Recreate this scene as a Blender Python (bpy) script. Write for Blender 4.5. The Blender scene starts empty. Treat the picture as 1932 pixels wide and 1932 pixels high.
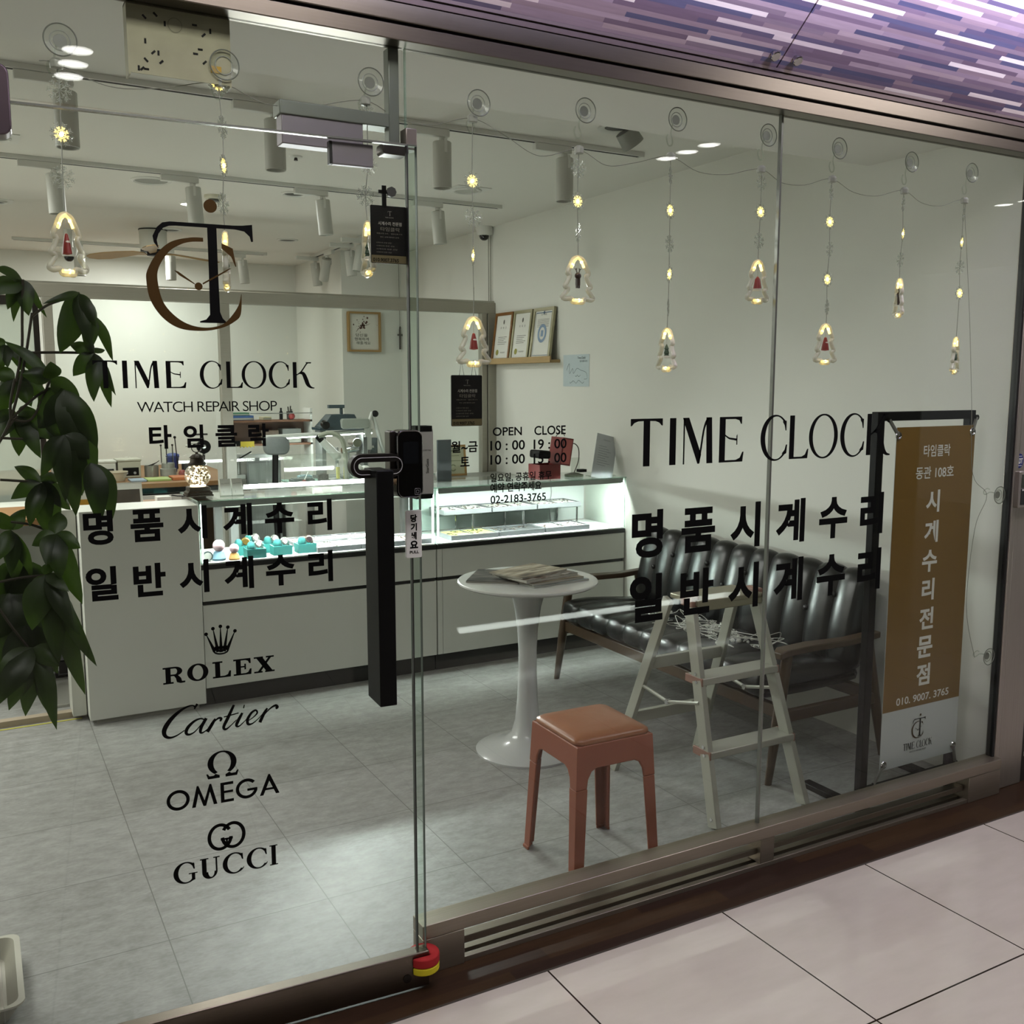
import bpy, bmesh, math, random
from mathutils import Vector, Matrix
random.seed(11)
PI = math.pi
S = bpy.context.scene
COL = S.collection

# ------------------------------------------------------------------ camera, world, lights, exposure
cam = bpy.data.cameras.new('camera')
cam.sensor_width = 36.0
cam.lens = 1846.0 / 1932.0 * 36.0
cam.clip_start = 0.02
cam_o = bpy.data.objects.new('camera', cam)
COL.objects.link(cam_o)
cam_o.location = (-0.966, -2.2, 1.52)
cam_o.rotation_euler = (math.radians(90 - 7.545), 0, math.radians(-28.94))
S.camera = cam_o

S.view_settings.view_transform = 'Standard'
S.view_settings.look = 'None'
S.view_settings.gamma = 1.0
S.view_settings.use_curve_mapping = False
S.view_settings.exposure = 0.7
S.cycles.transparent_max_bounces = 24
S.cycles.max_bounces = 9
S.cycles.sample_clamp_indirect = 4.0
S.cycles.caustics_reflective = False
S.cycles.caustics_refractive = False

W = bpy.data.worlds.new('world')
S.world = W
W.use_nodes = True
W.node_tree.nodes['Background'].inputs[0].default_value = (0.87, 0.89, 0.86, 1)
W.node_tree.nodes['Background'].inputs[1].default_value = 0.19

def area(name, loc, rot, sx, sy, power, color=(1, 1, 1), spread=180):
    l = bpy.data.lights.new(name, 'AREA')
    l.shape = 'RECTANGLE'
    l.size, l.size_y = sx, sy
    l.energy = power
    l.color = color
    l.spread = math.radians(spread)
    o = bpy.data.objects.new(name, l)
    COL.objects.link(o)
    o.location = loc
    o.rotation_euler = rot
    return o
# added room fill over the unseen left half, then the back workshop downlights
area('shop_fill_light', (-2.0, 3.4, 2.55), (0, 0, 0), 1.0, 2.4, 66, (1.0, 1.0, 0.96))
area('workshop_downlight', (0.29, 4.12, 2.57), (0, 0, 0), 0.14, 0.14, 15, (1.0, 1.0, 0.97))
area('workshop_downlight_back', (0.305, 6.23, 2.57), (0, 0, 0), 0.14, 0.14, 15, (1.0, 1.0, 0.97))
# added corridor fill, no real fixtures, placed clear of the glass reflections
area('corridor_fill_light', (-0.6, -1.05, 2.86), (0, 0, 0), 1.6, 0.5, 16, (1.0, 0.95, 0.92))
area('corridor_fill_light_far', (2.6, -1.05, 2.86), (0, 0, 0), 1.2, 0.4, 16, (1.0, 0.95, 0.92))
area('canopy_fill_light', (1.6, -1.12, 2.84), (math.radians(85), 0, 0), 4.4, 0.08, 78, (0.62, 0.64, 1.0), 40)  # added lavender fill aimed at the canopy boards, no real fixture

# ------------------------------------------------------------------ materials
MATS = {}
def lin(h):
    c = [int(h[i:i + 2], 16) / 255 for i in (0, 2, 4)]
    return tuple((v / 12.92 if v <= 0.04045 else ((v + 0.055) / 1.055) ** 2.4) for v in c) + (1,)
def new_mat(name):
    m = bpy.data.materials.new(name)
    m.use_nodes = True
    nt = m.node_tree
    return m, nt, nt.nodes, nt.links, nt.nodes['Principled BSDF']
def M(name, h, rough=0.5, metal=0.0, var=0.06, scale=12.0, emit=None, es=0.0, coat=0.0, bump=0.0, spec=0.5, stretch=None, trans=0.0):
    """procedural plain material: base colour broken up by object-space noise"""
    if name in MATS: return MATS[name]
    m, nt, N, L, b = new_mat(name)
    c = lin(h) if isinstance(h, str) else tuple(h) + (1,)
    tc = N.new('ShaderNodeTexCoord')
    nz = N.new('ShaderNodeTexNoise')
    nz.inputs['Scale'].default_value = scale
    nz.inputs['Detail'].default_value = 4
    if stretch:
        mp = N.new('ShaderNodeMapping')
        mp.inputs['Scale'].default_value = stretch
        L.new(tc.outputs['Object'], mp.inputs[0]); L.new(mp.outputs[0], nz.inputs['Vector'])
    else:
        L.new(tc.outputs['Object'], nz.inputs['Vector'])
    mix = N.new('ShaderNodeMix'); mix.data_type = 'RGBA'
    mix.inputs[6].default_value = tuple(v * (1 - var) for v in c[:3]) + (1,)
    mix.inputs[7].default_value = tuple(min(1, v * (1 + var)) for v in c[:3]) + (1,)
    L.new(nz.outputs[0], mix.inputs[0]); L.new(mix.outputs[2], b.inputs['Base Color'])
    b.inputs['Roughness'].default_value = rough
    b.inputs['Metallic'].default_value = metal
    b.inputs['Specular IOR Level'].default_value = spec
    if coat: b.inputs['Coat Weight'].default_value = coat; b.inputs['Coat Roughness'].default_value = 0.08
    if trans: b.inputs['Transmission Weight'].default_value = trans
    if emit:
        b.inputs['Emission Color'].default_value = lin(emit) if isinstance(emit, str) else tuple(emit) + (1,)
        b.inputs['Emission Strength'].default_value = es
    if bump:
        bp = N.new('ShaderNodeBump'); bp.inputs['Strength'].default_value = bump; bp.inputs['Distance'].default_value = 0.01
        L.new(nz.outputs[0], bp.inputs['Height']); L.new(bp.outputs[0], b.inputs['Normal'])
    MATS[name] = m
    return m
def glass(name, tint, ior=1.45, mult=1.0, rough=0.0, body=0.0, body_col=(.8, .9, .85)):
    """thin sheet glass: clear body plus a Fresnel mirror reflection"""
    if name in MATS: return MATS[name]
    m, nt, N, L, b = new_mat(name)
    N.remove(b)
    out = N['Material Output']
    tr = N.new('ShaderNodeBsdfTransparent'); tr.inputs[0].default_value = tint + (1,)
    gl = N.new('ShaderNodeBsdfGlossy'); gl.inputs['Roughness'].default_value = rough
    lw = N.new('ShaderNodeLayerWeight'); lw.inputs[0].default_value = 0.5
    f0 = ((ior - 1) / (ior + 1)) ** 2
    pw = N.new('ShaderNodeMath'); pw.operation = 'POWER'; pw.inputs[1].default_value = 5
    L.new(lw.outputs['Facing'], pw.inputs[0])
    fr = N.new('ShaderNodeMath'); fr.operation = 'MULTIPLY_ADD'; fr.inputs[1].default_value = 1 - f0; fr.inputs[2].default_value = f0
    L.new(pw.outputs[0], fr.inputs[0])
    mu = N.new('ShaderNodeMath'); mu.operation = 'MULTIPLY'; mu.inputs[1].default_value = mult
    mx = N.new('ShaderNodeMixShader')
    L.new(fr.outputs[0], mu.inputs[0]); L.new(mu.outputs[0], mx.inputs[0])
    L.new(tr.outputs[0], mx.inputs[1]); L.new(gl.outputs[0], mx.inputs[2])
    last = mx
    if body:
        df = N.new('ShaderNodeBsdfDiffuse'); df.inputs[0].default_value = body_col + (1,)
        m2 = N.new('ShaderNodeMixShader'); m2.inputs[0].default_value = body
        L.new(mx.outputs[0], m2.inputs[1]); L.new(df.outputs[0], m2.inputs[2]); last = m2
    L.new(last.outputs[0], out.inputs[0])
    MATS[name] = m
    return m
def math_node(N, L, op, a, b=None):
    n = N.new('ShaderNodeMath'); n.operation = op
    for i, v in enumerate((a, b)):
        if v is None: continue
        if isinstance(v, (int, float)): n.inputs[i].default_value = v
        else: L.new(v, n.inputs[i])
    return n.outputs[0]
def tile_mat(name, base, dark, pitch, ox, oy, joint, jw, rough, cloud=3.0, var_tile=0.04, streak=(1, 1, 1), coat=0.0, detail=8, lo=0.36, fine=11):
    """square floor tiles with thin joints; pattern in object space of the slab"""
    m, nt, N, L, b = new_mat(name)
    tc = N.new('ShaderNodeTexCoord'); sp = N.new('ShaderNodeSeparateXYZ'); L.new(tc.outputs['Object'], sp.inputs[0])
    u = math_node(N, L, 'DIVIDE', math_node(N, L, 'SUBTRACT', sp.outputs[0], ox), pitch)
    v = math_node(N, L, 'DIVIDE', math_node(N, L, 'SUBTRACT', sp.outputs[1], oy), pitch)
    def edge(w):
        f = math_node(N, L, 'FRACT', math_node(N, L, 'ADD', w, 100.0))
        d = math_node(N, L, 'ABSOLUTE', math_node(N, L, 'SUBTRACT', f, 0.5))
        return math_node(N, L, 'GREATER_THAN', d, 0.5 - jw / pitch / 2)
    j = math_node(N, L, 'MAXIMUM', edge(u), edge(v))
    cmb = N.new('ShaderNodeCombineXYZ')
    L.new(math_node(N, L, 'FLOOR', u), cmb.inputs[0]); L.new(math_node(N, L, 'FLOOR', v), cmb.inputs[1])
    wn = N.new('ShaderNodeTexWhiteNoise'); L.new(cmb.outputs[0], wn.inputs['Vector'])
    mp = N.new('ShaderNodeMapping'); mp.inputs['Scale'].default_value = streak
    L.new(tc.outputs['Object'], mp.inputs[0])
    n1 = N.new('ShaderNodeTexNoise'); n1.inputs['Scale'].default_value = cloud; n1.inputs['Detail'].default_value = detail; n1.inputs['Roughness'].default_value = 0.68
    L.new(mp.outputs[0], n1.inputs['Vector'])
    n2 = N.new('ShaderNodeTexNoise'); n2.inputs['Scale'].default_value = cloud * fine; n2.inputs['Detail'].default_value = 5
    L.new(mp.outputs[0], n2.inputs['Vector'])
    s = math_node(N, L, 'ADD', math_node(N, L, 'MULTIPLY', n1.outputs[0], 0.7), math_node(N, L, 'MULTIPLY', n2.outputs[0], 0.3))
    s = math_node(N, L, 'ADD', s, math_node(N, L, 'MULTIPLY', math_node(N, L, 'SUBTRACT', wn.outputs[0], 0.5), var_tile))
    cr = N.new('ShaderNodeValToRGB')
    cr.color_ramp.elements[0].position = lo; cr.color_ramp.elements[0].color = lin(dark)
    cr.color_ramp.elements[1].position = 1 - lo; cr.color_ramp.elements[1].color = lin(base)
    L.new(s, cr.inputs[0])
    mx = N.new('ShaderNodeMix'); mx.data_type = 'RGBA'
    L.new(j, mx.inputs[0]); L.new(cr.outputs[0], mx.inputs[6]); mx.inputs[7].default_value = lin(joint)
    L.new(mx.outputs[2], b.inputs['Base Color'])
    rr = math_node(N, L, 'ADD', math_node(N, L, 'MULTIPLY', n2.outputs[0], 0.16), rough - 0.08)
    L.new(rr, b.inputs['Roughness'])
    if coat: b.inputs['Coat Weight'].default_value = coat; b.inputs['Coat Roughness'].default_value = 0.05
    return m
def strip_mat(name, cols, w, h, uax, vax, rough, grain=0.25, coat=0.0, k=1.0):
    """staggered strips of several colours (laminate boards)"""
    m, nt, N, L, b = new_mat(name)
    tc = N.new('ShaderNodeTexCoord'); sp = N.new('ShaderNodeSeparateXYZ'); L.new(tc.outputs['Object'], sp.inputs[0])
    row = math_node(N, L, 'FLOOR', math_node(N, L, 'DIVIDE', sp.outputs[vax], h))
    c0 = N.new('ShaderNodeCombineXYZ'); L.new(row, c0.inputs[0])
    w0 = N.new('ShaderNodeTexWhiteNoise'); L.new(c0.outputs[0], w0.inputs['Vector'])
    uu = math_node(N, L, 'ADD', math_node(N, L, 'DIVIDE', sp.outputs[uax], w), math_node(N, L, 'MULTIPLY', w0.outputs[0], 7.0))
    col = math_node(N, L, 'FLOOR', uu)
    c1 = N.new('ShaderNodeCombineXYZ'); L.new(row, c1.inputs[0]); L.new(col, c1.inputs[1]); c1.inputs[2].default_value = 3.7
    w1 = N.new('ShaderNodeTexWhiteNoise'); L.new(c1.outputs[0], w1.inputs['Vector'])
    cr = N.new('ShaderNodeValToRGB'); cr.color_ramp.interpolation = 'CONSTANT'
    els = cr.color_ramp.elements
    while len(els) < len(cols): els.new(0.5)
    for i, c in enumerate(cols):
        els[i].position = i / len(cols); els[i].color = lin(c)
    L.new(w1.outputs[0], cr.inputs[0])
    mp = N.new('ShaderNodeMapping')
    sc = [60, 60, 60]; sc[uax] = 4
    mp.inputs['Scale'].default_value = sc
    L.new(tc.outputs['Object'], mp.inputs[0])
    nz = N.new('ShaderNodeTexNoise'); nz.inputs['Scale'].default_value = 2.2; nz.inputs['Detail'].default_value = 6
    L.new(mp.outputs[0], nz.inputs['Vector'])
    g = math_node(N, L, 'ADD', math_node(N, L, 'MULTIPLY', nz.outputs[0], grain * 2), 1 - grain)
    mx = N.new('ShaderNodeMix'); mx.data_type = 'RGBA'; mx.blend_type = 'MULTIPLY'; mx.inputs[0].default_value = 1
    L.new(cr.outputs[0], mx.inputs[6]); L.new(g, mx.inputs[7])
    L.new(mx.outputs[2], b.inputs['Base Color'])
    b.inputs['Roughness'].default_value = rough
    b.inputs['Specular IOR Level'].default_value = 0.3
    if coat: b.inputs['Coat Weight'].default_value = coat; b.inputs['Coat Roughness'].default_value = 0.03
    return m

WALL = M('wall_paint', 'dadad2', 0.75, var=0.015, scale=3)
CEIL = M('ceiling_paint', 'dedcd4', 0.85, var=0.015, scale=2)
WHITE = M('white_laminate', 'd9dad2', 0.32, var=0.02, scale=5)
STEEL = M('brushed_steel', '736b62', 0.34, 1.0, var=0.10, scale=3, stretch=(2, 60, 60))
STEELL = M('brushed_steel_floor_lit', '978e80', 0.36, 0.8, var=0.10, scale=3, stretch=(2, 60, 60))  # lighter copy of the frame steel, corridor floor reflection put into the colour
STEELP = M('partition_steel', 'a19d91', 0.45, 0.4, var=0.10, scale=3, stretch=(2, 60, 60))
STEELV = M('brushed_steel_upright', 'a39c92', 0.34, 0.75, var=0.10, scale=3, stretch=(60, 60, 2))
DSTEEL = M('dark_steel', '4a4643', 0.35, 1.0, var=0.12, scale=20)
CHROME = M('chrome', 'cfcfcf', 0.12, 1.0, var=0.03)
GREYMET = M('grey_bracket_metal', '767a72', 0.42, 0.6, var=0.08)
MAUVE = M('anodised_grey', '837c82', 0.45, 0.5, var=0.06)
BLACK = M('black_satin', '050505', 0.5, var=0.2, scale=30, spec=0.15)
BLACKG = M('black_gloss', '030303', 0.10, var=0.2)
BSTRIP = M('black_strip', '0b0b0b', 0.5, var=0.2)
VINYL = M('black_vinyl', '030303', 0.7, var=0.1, spec=0.1)
BRONZE = M('bronze_vinyl', '3f2d12', 0.6, var=0.08, scale=20, spec=0.1)
WHITEP = M('white_plastic', 'd6d6d0', 0.4, var=0.03)
GREYP = M('grey_plastic', '9b9b9b', 0.45, var=0.05)
CABLE = M('grey_cable', '8a8a80', 0.5, var=0.05)
GLASS = glass('window_glass', (0.955, 0.97, 0.955), 1.40, 0.85)
CASEG = glass('case_glass', (0.96, 0.985, 0.975), 1.4, 0.7)
GEDGE = glass('glass_edge', (0.78, 0.88, 0.82), 1.45, 1.0, 0.1, 0.18, (0.45, 0.62, 0.54))
CLEARP = glass('clear_plastic', (0.90, 0.92, 0.89), 1.45, 1.0, 0.05, 0.03, (0.85, 0.87, 0.83))
SNOWP = glass('snowflake_plastic', (0.80, 0.82, 0.78), 1.5, 1.5, 0.1, 0.30, (0.75, 0.77, 0.70))
TREEP = glass('tree_tube_plastic', (0.80, 0.79, 0.72), 1.5, 1.4, 0.1, 0.38, (0.92, 0.90, 0.80))
LEDW = M('warm_led', 'fff0c0', 0.4, emit=(1.0, 0.72, 0.22), es=8, var=0.01)
LEDG = M('warm_led_glow', 'ffe9a8', 0.4, emit=(1.0, 0.70, 0.20), es=2.2, var=0.01)
PAPER = M('white_paper', 'd8d8d0', 0.7, var=0.03)
WOODL = M('light_wood', 'b08a58', 0.5, var=0.22, scale=6, stretch=(2, 30, 30))
WOODW = M('walnut_wood', '493826', 0.42, var=0.3, scale=5, stretch=(20, 20, 2))
WOODB = M('bench_wood', '8a6238', 0.5, var=0.2, scale=5, stretch=(2, 30, 30))
def lamp_mat(name, col, es):
    return M(name, 'ffffff', 0.5, emit=col, es=es, var=0.0)

# ------------------------------------------------------------------ mesh helpers
class MB:
    def __init__(s): s.b = bmesh.new()
    def box(s, x0, x1, y0, y1, z0, z1, mat=None):
        vs = [s.b.verts.new(p) for p in ((x0, y0, z0), (x1, y0, z0), (x1, y1, z0), (x0, y1, z0), (x0, y0, z1), (x1, y0, z1), (x1, y1, z1), (x0, y1, z1))]
        if mat is not None:
            for v in vs: v.co = mat @ v.co
        for f in ((3, 2, 1, 0), (4, 5, 6, 7), (0, 1, 5, 4), (1, 2, 6, 5), (2, 3, 7, 6), (3, 0, 4, 7)):
            s.b.faces.new([vs[i] for i in f])
        return s
    def poly(s, pts):
        s.b.faces.new([s.b.verts.new(p) for p in pts]); return s
    def prism(s, pts, axis, d0, d1):
        """pts: closed 2d outline; axis: extrusion axis index"""
        def P(p, d):
            q = [p[0], p[1]]; q.insert(axis, d); return q
        a = [s.b.verts.new(P(p, d0)) for p in pts]; c = [s.b.verts.new(P(p, d1)) for p in pts]
        n = len(pts)
        s.b.faces.new(a); s.b.faces.new(c[::-1])
        for i in range(n): s.b.faces.new((a[i], c[i], c[(i + 1) % n], a[(i + 1) % n]))
        return s
    def rings(s, rings, cap=True, close=True):
        R = [[s.b.verts.new(p) for p in r] for r in rings]
        n = len(R[0])
        for a, c in zip(R, R[1:]):
            for i in range(n if close else n - 1):
                s.b.faces.new((a[i], a[(i + 1) % n], c[(i + 1) % n], c[i]))
        if cap:
            s.b.faces.new(R[0][::-1]); s.b.faces.new(R[-1])
        return s
    def lathe(s, prof, c=(0, 0, 0), n=24, cap=True):
        return s.rings([[(c[0] + r * math.cos(2 * PI * i / n), c[1] + r * math.sin(2 * PI * i / n), c[2] + z) for i in range(n)] for r, z in prof], cap)
    def cyl(s, p0, p1, r0, r1=None, n=16):
        r1 = r0 if r1 is None else r1
        p0, p1 = Vector(p0), Vector(p1); d = (p1 - p0).normalized()
        a = d.orthogonal().normalized(); b = d.cross(a)
        return s.rings([[p + (a * math.cos(2 * PI * i / n) + b * math.sin(2 * PI * i / n)) * r for i in range(n)] for p, r in ((p0, r0), (p1, r1))])
    def tube(s, pts, r, n=6, closed=False):
        P = [Vector(p) for p in pts]; m = len(P); R = []
        rr = r if isinstance(r, (list, tuple)) else [r] * m
        ref = None
        for i, p in enumerate(P):
            if closed: d = P[(i + 1) % m] - P[i - 1]
            else: d = P[min(i + 1, m - 1)] - P[max(i - 1, 0)]
            d.normalize()
            if ref is None: ref = d.orthogonal().normalized()
            ref = (ref - d * ref.dot(d)).normalized(); b = d.cross(ref)
            R.append([p + (ref * math.cos(2 * PI * k / n) + b * math.sin(2 * PI * k / n)) * rr[i] for k in range(n)])
        if closed: R.append(R[0]); return s.rings(R, False)
        return s.rings(R)
    def ball(s, c, r, sx=1, sy=1, sz=1, n=14, m=9):
        rg = []
        for j in range(1, m):
            t = PI * j / m
            rg.append([(c[0] + r * sx * math.sin(t) * math.cos(2 * PI * i / n), c[1] + r * sy * math.sin(t) * math.sin(2 * PI * i / n), c[2] - r * sz * math.cos(t)) for i in range(n)])
        return s.rings(rg)
    def rbox(s, x0, x1, y0, y1, z0, z1, r, axis=1, seg=5):
        """box with its four edges parallel to axis rounded"""
        u = {0: (y0, y1, z0, z1, x0, x1), 1: (x0, x1, z0, z1, y0, y1), 2: (x0, x1, y0, y1, z0, z1)}[axis]
        return s.prism(rrect(u[0], u[1], u[2], u[3], r, seg), axis, u[4], u[5])
    def build(s, name, mat, parent=None, smooth=35, bevel=0.0, loc=None, rz=0.0, merge=True):
        if merge: bmesh.ops.remove_doubles(s.b, verts=s.b.verts, dist=1e-6)
        bmesh.ops.recalc_face_normals(s.b, faces=s.b.faces)
        me = bpy.data.meshes.new(name)
        s.b.to_mesh(me); s.b.free()
        if smooth:
            me.shade_smooth(); me.set_sharp_from_angle(angle=math.radians(smooth))
        for mm in (mat if isinstance(mat, (list, tuple)) else [mat]): me.materials.append(mm)
        o = bpy.data.objects.new(name, me); COL.objects.link(o)
        if parent: o.parent = parent
        if loc: o.location = loc
        if rz: o.rotation_euler = (0, 0, rz)
        if bevel:
            md = o.modifiers.new('bevel', 'BEVEL'); md.width = bevel; md.segments = 2; md.limit_method = 'ANGLE'; md.angle_limit = math.radians(40)
        return o
def rrect(x0, x1, y0, y1, r, seg=5):
    out = []
    for cx, cy, a0 in ((x1 - r, y1 - r, 0), (x0 + r, y1 - r, 90), (x0 + r, y0 + r, 180), (x1 - r, y0 + r, 270)):
        for k in range(seg + 1):
            a = math.radians(a0 + 90 * k / seg); out.append((cx + r * math.cos(a), cy + r * math.sin(a)))
    return out
def box(x0, x1, y0, y1, z0, z1): return MB().box(x0, x1, y0, y1, z0, z1)
def tag(o, label, cat, group=None):
    o['label'] = label; o['category'] = cat
    if group: o['group'] = group
    return o
def thing(name, label, cat, loc=(0, 0, 0), rz=0.0, group=None):
    o = bpy.data.objects.new(name, None); COL.objects.link(o)
    o.location = loc; o.rotation_euler = (0, 0, rz); o.empty_display_size = 0.05
    return tag(o, label, cat, group)
def struct(o):
    o['kind'] = 'structure'; return o
def copy_tree(o, parent=None):
    c = o.copy(); COL.objects.link(c)
    if parent: c.parent = parent
    for ch in [k for k in bpy.data.objects if k.parent == o]: copy_tree(ch, c)
    return c
def spline(pts, n=8):
    """Catmull-Rom through points of any dimension"""
    P = [tuple(p) for p in pts]; P = [P[0]] + P + [P[-1]]; out = []
    for i in range(1, len(P) - 2):
        for k in range(n):
            t = k / n
            out.append(tuple(0.5 * (2 * b + (c - a) * t + (2 * a - 5 * b + 4 * c - d) * t * t + (3 * b - a - 3 * c + d) * t ** 3) for a, b, c, d in zip(P[i - 1], P[i], P[i + 1], P[i + 2])))
    out.append(P[-2]); return out

# ------------------------------------------------------------------ flat lettering (x, z plane, facing -y)
class Flat:
    """cut vinyl: polygons in a 2d (x, z) frame"""
    def __init__(s): s.p = []; s.m = []
    def mark(s): s.m.append(len(s.p)); return s
    def poly(s, pts): s.p.append([tuple(q[:2]) for q in pts]); return s
    def rect(s, x0, y0, x1, y1): return s.poly([(x0, y0), (x1, y0), (x1, y1), (x0, y1)])
    def strip(s, a, b):
        for i in range(len(a) - 1): s.p.append([a[i], a[i + 1], b[i + 1], b[i]])
        return s
    def ring(s, cx, cy, rx, ry, ix, iy, a0=0, a1=360, dx=0, dy=0, n=40):
        A = [math.radians(a0 + (a1 - a0) * k / n) for k in range(n + 1)]
        return s.strip([(cx + rx * math.cos(t), cy + ry * math.sin(t)) for t in A], [(cx + dx + ix * math.cos(t), cy + dy + iy * math.sin(t)) for t in A])
    def disc(s, cx, cy, r, ry=None, n=28): return s.poly([(cx + r * math.cos(2 * PI * k / n), cy + (ry or r) * math.sin(2 * PI * k / n)) for k in range(n)])
    def stroke(s, pts, n=8):
        q = spline(pts, n); a = []; b = []
        for i, p in enumerate(q):
            d = Vector((q[min(i + 1, len(q) - 1)][0] - q[max(i - 1, 0)][0], q[min(i + 1, len(q) - 1)][1] - q[max(i - 1, 0)][1]))
            d = d.normalized() if d.length > 1e-9 else Vector((1, 0))
            w = p[2] / 2; a.append((p[0] - d.y * w, p[1] + d.x * w)); b.append((p[0] + d.y * w, p[1] - d.x * w))
        return s.strip(a, b)
    def add(s, other, ox=0, oy=0, sx=1, sy=1):
        for q in other.p: s.p.append([(ox + x * sx, oy + y * sy) for x, y in q])
        return s
    def bounds(s):
        xs = [x for q in s.p for x, y in q]; ys = [y for q in s.p for x, y in q]
        return min(xs), max(xs), min(ys), max(ys)
    def fit(s, x0, x1, y0, y1):
        a, b, c, d = s.bounds(); kx = (x1 - x0) / (b - a); ky = (y1 - y0) / (d - c)
        s.p = [[(x0 + (x - a) * kx, y0 + (y - c) * ky) for x, y in q] for q in s.p]; return s
    def build(s, name, mat, loc=(0, 0, 0), rz=0.0, parent=None, off=0.0):
        mb = MB()
        for q in s.p:
            vs = [mb.b.verts.new((x, off, y)) for x, y in q]
            try: mb.b.faces.new(vs)
            except ValueError: pass
        return mb.build(name, mat, parent, smooth=0, loc=loc, rz=rz, merge=False)
_T = {}
def type_flat(text, bold=0.0, spacing=1.0):
    """text outlines from the default typeface as a Flat with em size 1"""
    key = (text, bold, spacing)
    if key not in _T:
        c = bpy.data.curves.new('lettering_curve', 'FONT'); c.body = text; c.offset = bold; c.resolution_u = 4; c.space_character = spacing
        o = bpy.data.objects.new('lettering_curve', c); COL.objects.link(o)
        bpy.context.view_layer.update()
        me = o.to_mesh()
        _T[key] = [[(me.vertices[i].co.x, me.vertices[i].co.y) for i in p.vertices] for p in me.polygons]
        o.to_mesh_clear(); bpy.data.objects.remove(o); bpy.data.curves.remove(c)
    f = Flat(); f.p = [list(q) for q in _T[key]]; return f
def spaced(text, centers, z0, z1, bold=0.03, kx=1.0):
    """glyphs centred on given x positions, one em scale for the line"""
    out = Flat()
    h = max(type_flat(ch, bold).bounds()[3] for ch in text) - min(type_flat(ch, bold).bounds()[2] for ch in text)
    lo = min(type_flat(ch, bold).bounds()[2] for ch in text); k = (z1 - z0) / h
    for ch, cx in zip(text, centers):
        g = type_flat(ch, bold); a, b, c, d = g.bounds()
        out.mark().add(g, cx - (a + b) / 2 * k * kx, z0 - lo * k, k * kx, k)
    return out

# ------------------------------------------------------------------ room shell and storefront
FLOOR = tile_mat('shop_floor_tile', '9c9c99', '7e7e7a', 0.4525, -0.575, 0.4535, '62625e', 0.003, 0.46, cloud=13.0, var_tile=0.05, streak=(1, 1.9, 1), lo=0.38, fine=5)
CFLOOR = tile_mat('corridor_floor_tile', 'ccc5ba', 'c0b9ad', 0.588, 0.263, -0.724, '221a16', 0.005, 0.16, cloud=1.2, var_tile=0.03, streak=(0.6, 2, 1), coat=0.3)
THRESH = strip_mat('threshold_wood', ['302014', '24170f', '3a2919', '2b1c14'], 0.62, 0.063, 0, 1, 0.42, 0.45)
PLANK = strip_mat('canopy_laminate', ['6a5660', '8a7476', '4d4a5e', 'c9b6ac', '74606a', 'a08a88', '565266', '8f7a80', '7d6a70', '5a4f60', 'dccbbd', '9c8688'], 0.26, 0.0125, 0, 1, 0.30, 0.20, coat=0.5)

struct(box(-3.0, 2.33, 0.0, 7.0, -0.03, 0.0).build('floor', FLOOR))
struct(box(-7, 10, -6.5, -0.165, -0.03, 0.0).build('floor', CFLOOR))
struct(box(-3.0, 10, -0.165, -0.0, -0.03, 0.0).build('trim_1', THRESH))
struct(box(-7, 10, -0.172, -0.165, -0.03, 0.001).build('trim_2', M('trim_edge_strip', '5a5650', 0.4, 0.6)))
struct(box(2.33, 2.45, 0.03, 7.0, 0, 2.75).build('wall_right', WALL))
struct(box(-3.1, -3.0, 0.0, 7.0, 0, 2.75).build('wall_left', WALL))
struct(box(-3.1, 2.45, 7.0, 7.1, 0, 2.75).build('wall_back', WALL))
struct(box(1.80, 2.33, 5.72, 7.0, 0, 2.6).build('wall_column', WALL))
struct(box(-3.1, 2.45, 0.74, 7.1, 2.6, 2.75).build('ceiling', CEIL))
struct(box(-3.1, 2.33, 0.02, 0.74, 2.4, 2.75).build('ceiling', CEIL))
struct(box(-7, 10, -6.5, -0.62, 2.9, 2.96).build('ceiling', M('corridor_ceiling_paint', 'b0aca6', 0.7)))
struct(box(-7, 10, -6.6, -6.5, 0, 2.96).build('wall_far', M('corridor_wall_paint', '6b655e', 0.6)))
# head frame: three stainless bands with shadow gaps
hb = MB().box(-3.1, 2.34, -0.045, 0.02, 2.284, 2.318).box(-3.1, 6, -0.050, 0.02, 2.323, 2.362)
struct(hb.build('trim_3', STEEL, bevel=0.002))
struct(box(-3.1, 6, -0.035, 0.02, 2.3175, 2.3235).build('trim_4', BSTRIP))
struct(MB().box(-3.1, 6, -0.052, 0.02, 2.363, 2.376).box(-3.1, 6, -0.058, 0.02, 2.378, 2.386).build('trim_5', M('pinkish_steel', '5d4f4c', 0.5, 0.6, var=0.1, scale=3, stretch=(2, 60, 60))))
struct(box(-3.1, 6, -0.03, 0.0, 2.386, 2.96).build('wall_front', M('fascia_back', '2c2a2c', 0.7)))
# lower frame
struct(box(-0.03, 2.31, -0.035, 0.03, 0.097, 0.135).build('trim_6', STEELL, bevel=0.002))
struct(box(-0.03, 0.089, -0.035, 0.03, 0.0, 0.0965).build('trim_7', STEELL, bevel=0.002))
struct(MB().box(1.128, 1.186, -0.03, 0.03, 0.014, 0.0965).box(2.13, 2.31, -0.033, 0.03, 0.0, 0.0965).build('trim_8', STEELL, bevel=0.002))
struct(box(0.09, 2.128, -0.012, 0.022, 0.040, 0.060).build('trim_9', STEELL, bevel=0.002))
struct(MB().box(0.09, 2.13, -0.03, -0.012, 0.0, 0.014).box(0.09, 2.13, 0.008, 0.03, 0.0, 0.012).build('trim_10', STEELL, bevel=0.001))
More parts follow.
